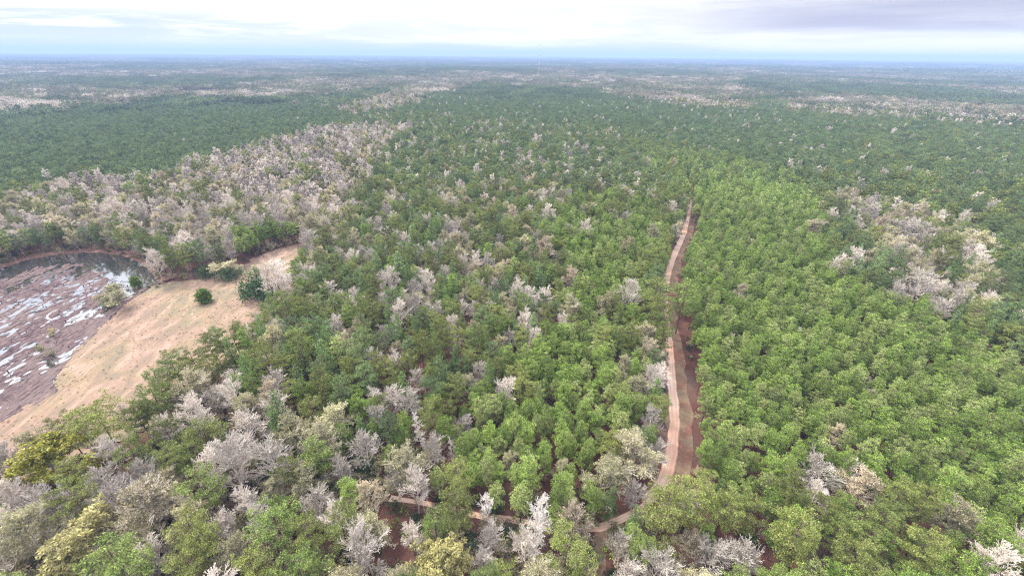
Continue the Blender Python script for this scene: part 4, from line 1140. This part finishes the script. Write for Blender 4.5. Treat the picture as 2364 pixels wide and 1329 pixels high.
for i in np.flatnonzero(ok):
    x, y = ux[i], uy[i]
    if zpl[i] and random.random() < .62: continue
    n = vnoise(x, y, 22, 12)
    if random.random() > .55 + .9 * n + (.35 if zhl[i] else 0): continue
    d, side = path_side(x, y, RP)
    if d < (3.2 if side < 0 else 7): continue
    if path_side(x, y, TP)[0] < 2.4 or path_side(x, y, SP)[0] < 3: continue
    if ((clear_pts[-8:, 0] - up_[i, 0]) ** 2 + (clear_pts[-8:, 1] - up_[i, 1]) ** 2 < 18 ** 2).any(): continue
    k = random.choices((0, 1, 2, 3), (.36, .26, .18, .2))[0]; s = random.uniform(.5, 1.3) * (1.5 if zhl[i] else 1)
    items.append((x, y, 0, k, random.uniform(0, 6.28), s, s * random.uniform(.8, 1.2)))
scatter('undergrowth', UG, items, 'twiggy saplings and low shrubs between the tree trunks', 'undergrowth')
# brush on the pond bank and along the near corner of the meadow
for i in range(260):
    j = random.randrange(len(POND_OUT_W) - 1); f = random.random(); a, b = POND_OUT_W[j], POND_OUT_W[j + 1]
    x, y = a[0] + (b[0] - a[0]) * f, a[1] + (b[1] - a[1]) * f; L_ = math.hypot(b[0] - a[0], b[1] - a[1]); nx, ny = (b[1] - a[1]) / L_, -(b[0] - a[0]) / L_
    o = random.uniform(4.5, 13); s = random.uniform(.4, .95); bank_items.append((x - nx * o, y - ny * o, .3, random.choice((0, 1, 1, 3)), random.uniform(0, 6.28), s, s * .8))
for i in range(90):
    px, py = random.uniform(270, 385), 0; py = 690 - (px - 270) * .33 + random.uniform(-22, 6)
    x, y = G(px, py); s = random.uniform(.25, .7); bank_items.append((x, y, .3, random.choice((0, 1, 1, 2, 3)), random.uniform(0, 6.28), s, s * .8))
scatter('bank_brush', UG, bank_items, 'reddish and beige brush along the pond bank', 'brush')
# tufts of dry grass
TU = []
for sd_, cols in ((700, [(.33, .23, .15), (.36, .25, .17), (.31, .22, .14)]), (701, [(.22, .165, .105), (.25, .185, .115), (.20, .145, .095)])):
    tm_ = foliage_mat('dry_tuft_%d' % sd_, cols, .15); rg = np.random.default_rng(sd_)
    v_, f_ = leaves(rg.normal(size=(7, 3)) * (.5, .5, 0) + (0, 0, .1), np.full(7, .25), 7, .5, rg, .5, .35, 1.2); TU.append(mesh_np('tuft', v_, [f_], [tm_]))
mw = np.array(MEADOW_W); n_ = 60000; q_ = np.stack([RNG.uniform(mw[:, 0].min(), mw[:, 0].max(), n_), RNG.uniform(mw[:, 1].min(), mw[:, 1].max(), n_)], 1)
q_ = q_[inpoly(q_, MEADOW_W) & ~inpoly(q_, MUD_W)]; qp = PV(np.concatenate([q_, np.zeros((len(q_), 1))], 1)); q_ = q_[(qp[:, 0] > -30)]
items = []
for x, y in q_:
    if len(items) > 1500: break
    u_, v_ = x * math.cos(MDA) + y * math.sin(MDA), -x * math.sin(MDA) + y * math.cos(MDA)
    k = 0
    if random.random() < .6: s_ = random.uniform(.2, .45); items.append((x, y, .36, k, random.uniform(0, 6.28), s_, s_))
scatter('dry_grass', TU, items, 'tan and brown tufts of dry grass across the open meadow', 'grass')
# sticks lying on the mud
stick = mesh_np('stick', *(lambda vf: (vf[0], [vf[1]]))(tubes([((-1, 0, .05), (0, .06, .12), .07, .06), ((0, .06, .12), (1.1, -.05, .06), .06, .03), ((.1, 0, .1), (.6, .45, .25), .035, .02)], 4)), [M['log']])
stump = mesh_np('stub', *(lambda vf: (vf[0], [vf[1]]))(tubes([((0, 0, -.1), (.1, 0, .5), .16, .1), ((0, 0, .1), (-.3, .3, .5), .05, .03)], 5)), [M['log']])
items = []
mp = np.array(MUD_W)
while len(items) < 900:
    x = random.uniform(mp[:, 0].min(), mp[:, 0].max()); y = random.uniform(mp[:, 1].min(), mp[:, 1].max())
    if not inpoly([(x, y)], MUD_W)[0] or seg_dist(x, y, POND_OUT_W) < 5: continue
    if seg_dist(x, y, MUD_EDGE) < 8 and random.random() < .8: continue
    s = random.uniform(.5, 1.6); items.append((x, y, .28, 0 if random.random() < .8 else 1, random.gauss(.6, .9), s, s))
scatter('dead_sticks', [stick, stump], items, 'dark dead sticks and stubs strewn over the wet mud', 'dead wood')
# longer fallen logs, one thing each
for i, (px, py, L_, a, lab) in enumerate([(172, 632, 11, .1, 'long dark log pointing at the twiggy bush, nearest the white water'), (205, 612, 7, -.6, 'dark snag slanting into the pond water'), (120, 662, 10, .5, 'dark log in the middle of the white mudflat'),
                                         (60, 655, 8, .3, 'dark log at the left part of the mudflat'), (30, 700, 9, .4, 'dark log low at the left edge of the mudflat'), (150, 690, 9, .6, 'dark log across the pale wet strip'),
                                         (222, 640, 8, .15, 'dark log left of the twiggy bush'), (90, 720, 8, .5, 'dark log above the curved tyre tracks'), (160, 605, 5, -.9, 'short dark snag at the pond edge')]):
    x, y = G(px, py); me = mesh_np('fallen_log', *(lambda vf: (vf[0], [vf[1]]))(tubes([((-L_ / 2, 0, .05), (0, .2, .18), .2, .15), ((0, .2, .18), (L_ / 2, -.1, .1), .15, .06), ((0, .2, .18), (L_ * .25, 1.3, .5), .07, .03), ((L_ * .2, 0, .15), (L_ * .4, -1.0, .4), .06, .03)], 6)), [M['log']])
    o = link('fallen_log', me); o.location = (x, y, .3); o.rotation_euler = (0, 0, a); tag(o, lab, 'log', 'fallen logs on the mudflat')
# curved tyre tracks in the mud
for off in (0, 1.5):
    pp = [G(a, b) for a, b in ((135, 716), (120, 722), (110, 730), (109, 737), (118, 741), (133, 737))]
    w = [Vector((a, b, 0)) for a, b in pp]; cen = sum(w, Vector()) / len(w); w = [cen + (p - cen) * (1 - off * .16) for p in w]
    segs = []
    for i in range(len(w) - 1):
        for k in range(5): segs.append(w[i].lerp(w[i + 1], k / 5))
    ribbon('tyre_track', segs, -.16, .16, .56, M['silt'], 1, 3, .05)

# ------------------------------------------------------------------ distant woodland, 1.1 km to the horizon
lowk = ['pine_plot', 'mixed_plot', 'hardwood_plot', 'pale_plot']; protos = [p['joined'] for k in lowk for p in LOW[k]]; items = []
step = 40; R1 = 4600
for iy in range(int(400 / step), int(R1 / step)):
    for ix in range(-int(R1 / step), int(R1 / step)):
        x, y = (ix + random.uniform(.15, .85)) * step, (iy + random.uniform(.15, .85)) * step; r = math.hypot(x, y)
        if r < 1105 or r > R1 or abs(math.atan2(x, y)) > 1.0: continue
        px, py, _ = P(x, y, 10)
        if px < -250 or px > W0 + 250: continue
        pt = np.array([(px, py)])
        if any(inpoly(pt, q)[0] for q in ([(330, 216), (390, 207), (470, 204), (550, 207), (590, 212), (520, 215), (400, 216)], [(330, 184), (410, 181), (400, 188), (340, 190)], [(1390, 189), (1460, 187), (1480, 193), (1400, 197)])): continue
        n = fbm(x, y, 650, 3) + .22 * vnoise(x, y, 110, 5)
        if inpoly(pt, FAR_HARD[0])[0]: k = 3
        elif any(inpoly(pt, z)[0] for z in FAR_HARD): k = (3 if vnoise(x, y, 60, 2) > .1 else 2) if n > -.25 else 1
        elif any(inpoly(pt, z)[0] for z in FAR_PINE) or inpoly(pt, Z_FARPLANT)[0]: k = 0
        else: k = (3 if vnoise(x, y, 50, 2) > .25 else 2) if n > .09 else 1 if n > -.05 else 0
        s = random.uniform(.9, 1.15)
        items.append((x, y, relief(x, y) - .3, k * 5 + random.randrange(5), random.choice((0, 1, 2, 3)) * math.pi / 2 + random.uniform(-.2, .2), s, s * random.uniform(.85, 1.15)))
scatter('distant_woodland', protos, items, 'blue-hazed patchwork of pines and bare hardwoods towards the horizon', 'woodland')
protos = [p['joined'] for k in ('wide_pine_plot', 'wide_hardwood_plot') for p in LOW[k]]; items = []
step = 135; R2 = 17000
for iy in range(int(2500 / step), int(R2 / step)):
    for ix in range(-int(R2 / step), int(R2 / step)):
        x, y = (ix + random.uniform(.2, .8)) * step, (iy + random.uniform(.2, .8)) * step; r = math.hypot(x, y)
        if r < 4500 or r > R2 or abs(math.atan2(x, y)) > .98: continue
        n = fbm(x, y, 900, 9) + .2 * vnoise(x, y, 2500, 5)
        if n > .33: continue
        s = random.uniform(.9, 1.2); items.append((x, y, relief(x, y) - .5, (3 if n > .06 else 0) + random.randrange(3), random.uniform(0, 6.28), s, s))
scatter('horizon_woodland', protos, items, 'flat blue woodland reaching to the horizon', 'woodland')


# ------------------------------------------------------------------ radio mast
def mast():
    px, py = 1243.5, 178; x, y = G(px, py, 0); z0 = relief(x, y)
    root = bpy.data.objects.new('radio_mast', None); COL.objects.link(root); root.location = (x, y, z0)
    tag(root, 'thin guyed radio mast rising above the horizon in the middle distance', 'radio mast')
    dist = math.hypot(x, y); top = H + dist * (132 - 108) / FPX * .93 - z0; w = .95; ns = 14
    for k in range(ns):
        z_a, z_b = top * k / ns, top * (k + 1) / ns; segs = []; c = [(w * math.cos(a), w * math.sin(a)) for a in (.5, 2.594, 4.689)]
        nb = 6
        for q in range(3):
            a, b = c[q], c[(q + 1) % 3]; segs.append(((*a, z_a), (*a, z_b), .24, .24))
            for j in range(nb):
                za, zb = z_a + (z_b - z_a) * j / nb, z_a + (z_b - z_a) * (j + 1) / nb
                segs.append(((*(a if j % 2 else b), za), (*(b if j % 2 else a), zb), .08, .08))
        V, F = tubes(segs, 4); link('lattice_section', mesh_np('lattice_section', V, [F], [M['paint_red' if k % 2 == 0 else 'roof_white']]), root)
    V, F = tubes([((0, 0, top), (0, 0, top + 4), .14, .06)], 5); link('antenna', mesh_np('antenna', V, [F], [M['steel']]), root)
    V, F = tubes([((0, 0, top * .52), (0, 0, top * .545), 2.2, 2.2), ((0, 0, top * .52), (0, 0, top * .521), 0.01, 2.2), ((0, 0, top * .545), (0, 0, top * .546), 2.2, .01)], 12)
    link('platform', mesh_np('platform', V, [F], [M['steel']]), root)
    for i in range(3):
        a = .5 + i * 2.094
        for zf in (.35, .68, .98):
            V, F = tubes([((0, 0, top * zf), (90 * math.cos(a), 90 * math.sin(a), 0), .05, .05)], 3); link('guy_wire', mesh_np('guy_wire', V, [F], [M['steel']]), root)


mast()
# a few far buildings seen as pale specks
for i, (px, py, w, d, lab) in enumerate([(951, 150, 26, 12, 'white-roofed farm building far off near the horizon'), (2118, 184, 24, 12, 'pale roofed house far off at the right'), (1790, 219, 14, 9, 'small white-roofed house among the right-hand far trees')]):
    x, y = G(px, py, 0); r = bpy.data.objects.new('farm_building', None); COL.objects.link(r); r.location = (x, y, relief(x, y)); r.rotation_euler = (0, 0, .3 * i)
    tag(r, lab, 'building')
    hw, hd, hh = w / 2, d / 2, 12.0
    V = [(-hw, -hd, 0), (hw, -hd, 0), (hw, hd, 0), (-hw, hd, 0), (-hw, -hd, hh), (hw, -hd, hh), (hw, hd, hh), (-hw, hd, hh), (-hw, 0, hh + 3), (hw, 0, hh + 3)]
    link('wall', mesh_np('wall', V, [np.array([(0, 1, 5, 4), (1, 2, 6, 5), (2, 3, 7, 6), (3, 0, 4, 7)]), np.array([(4, 7, 8), (5, 9, 6)])], [M['wall_tan']]), r)
    e = .8; V = [(-hw - e, -hd - e, hh - .4), (hw + e, -hd - e, hh - .4), (hw + e, 0, hh + 3.2), (-hw - e, 0, hh + 3.2), (-hw - e, hd + e, hh - .4), (hw + e, hd + e, hh - .4)]
    link('roof', mesh_np('roof', V, [np.array([(0, 1, 2, 3), (3, 2, 5, 4)])], [M['roof_white']]), r)


# ------------------------------------------------------------------ haze
def haze():
    V = [(a, b, c) for c in (-45, 190) for a, b in ((-95000, -200), (95000, -200), (95000, 95000), (-95000, 95000))]
    F = np.array([(0, 3, 2, 1), (4, 5, 6, 7), (0, 1, 5, 4), (1, 2, 6, 5), (2, 3, 7, 6), (3, 0, 4, 7)])
    m = bpy.data.materials.new('haze'); m.use_nodes = True; n = m.node_tree.nodes; n.clear(); out = n.new('ShaderNodeOutputMaterial'); v = n.new('ShaderNodeVolumePrincipled')
    v.inputs['Color'].default_value = (.37, .51, .82, 1); v.inputs['Density'].default_value = 1.3e-4; v.inputs['Anisotropy'].default_value = .0
    m.node_tree.links.new(v.outputs[0], out.inputs['Volume'])
    tag(link('haze', mesh_np('haze', V, [F], [m])), 'blue haze in the air thickening towards the horizon', 'haze', None, 'stuff')


haze()
print('individual trees', sum(1 for o in COL.objects if o.type == 'EMPTY'), 'stuff', {k: len(v) for k, v in stuff.items()}, 'placed', len(placed))
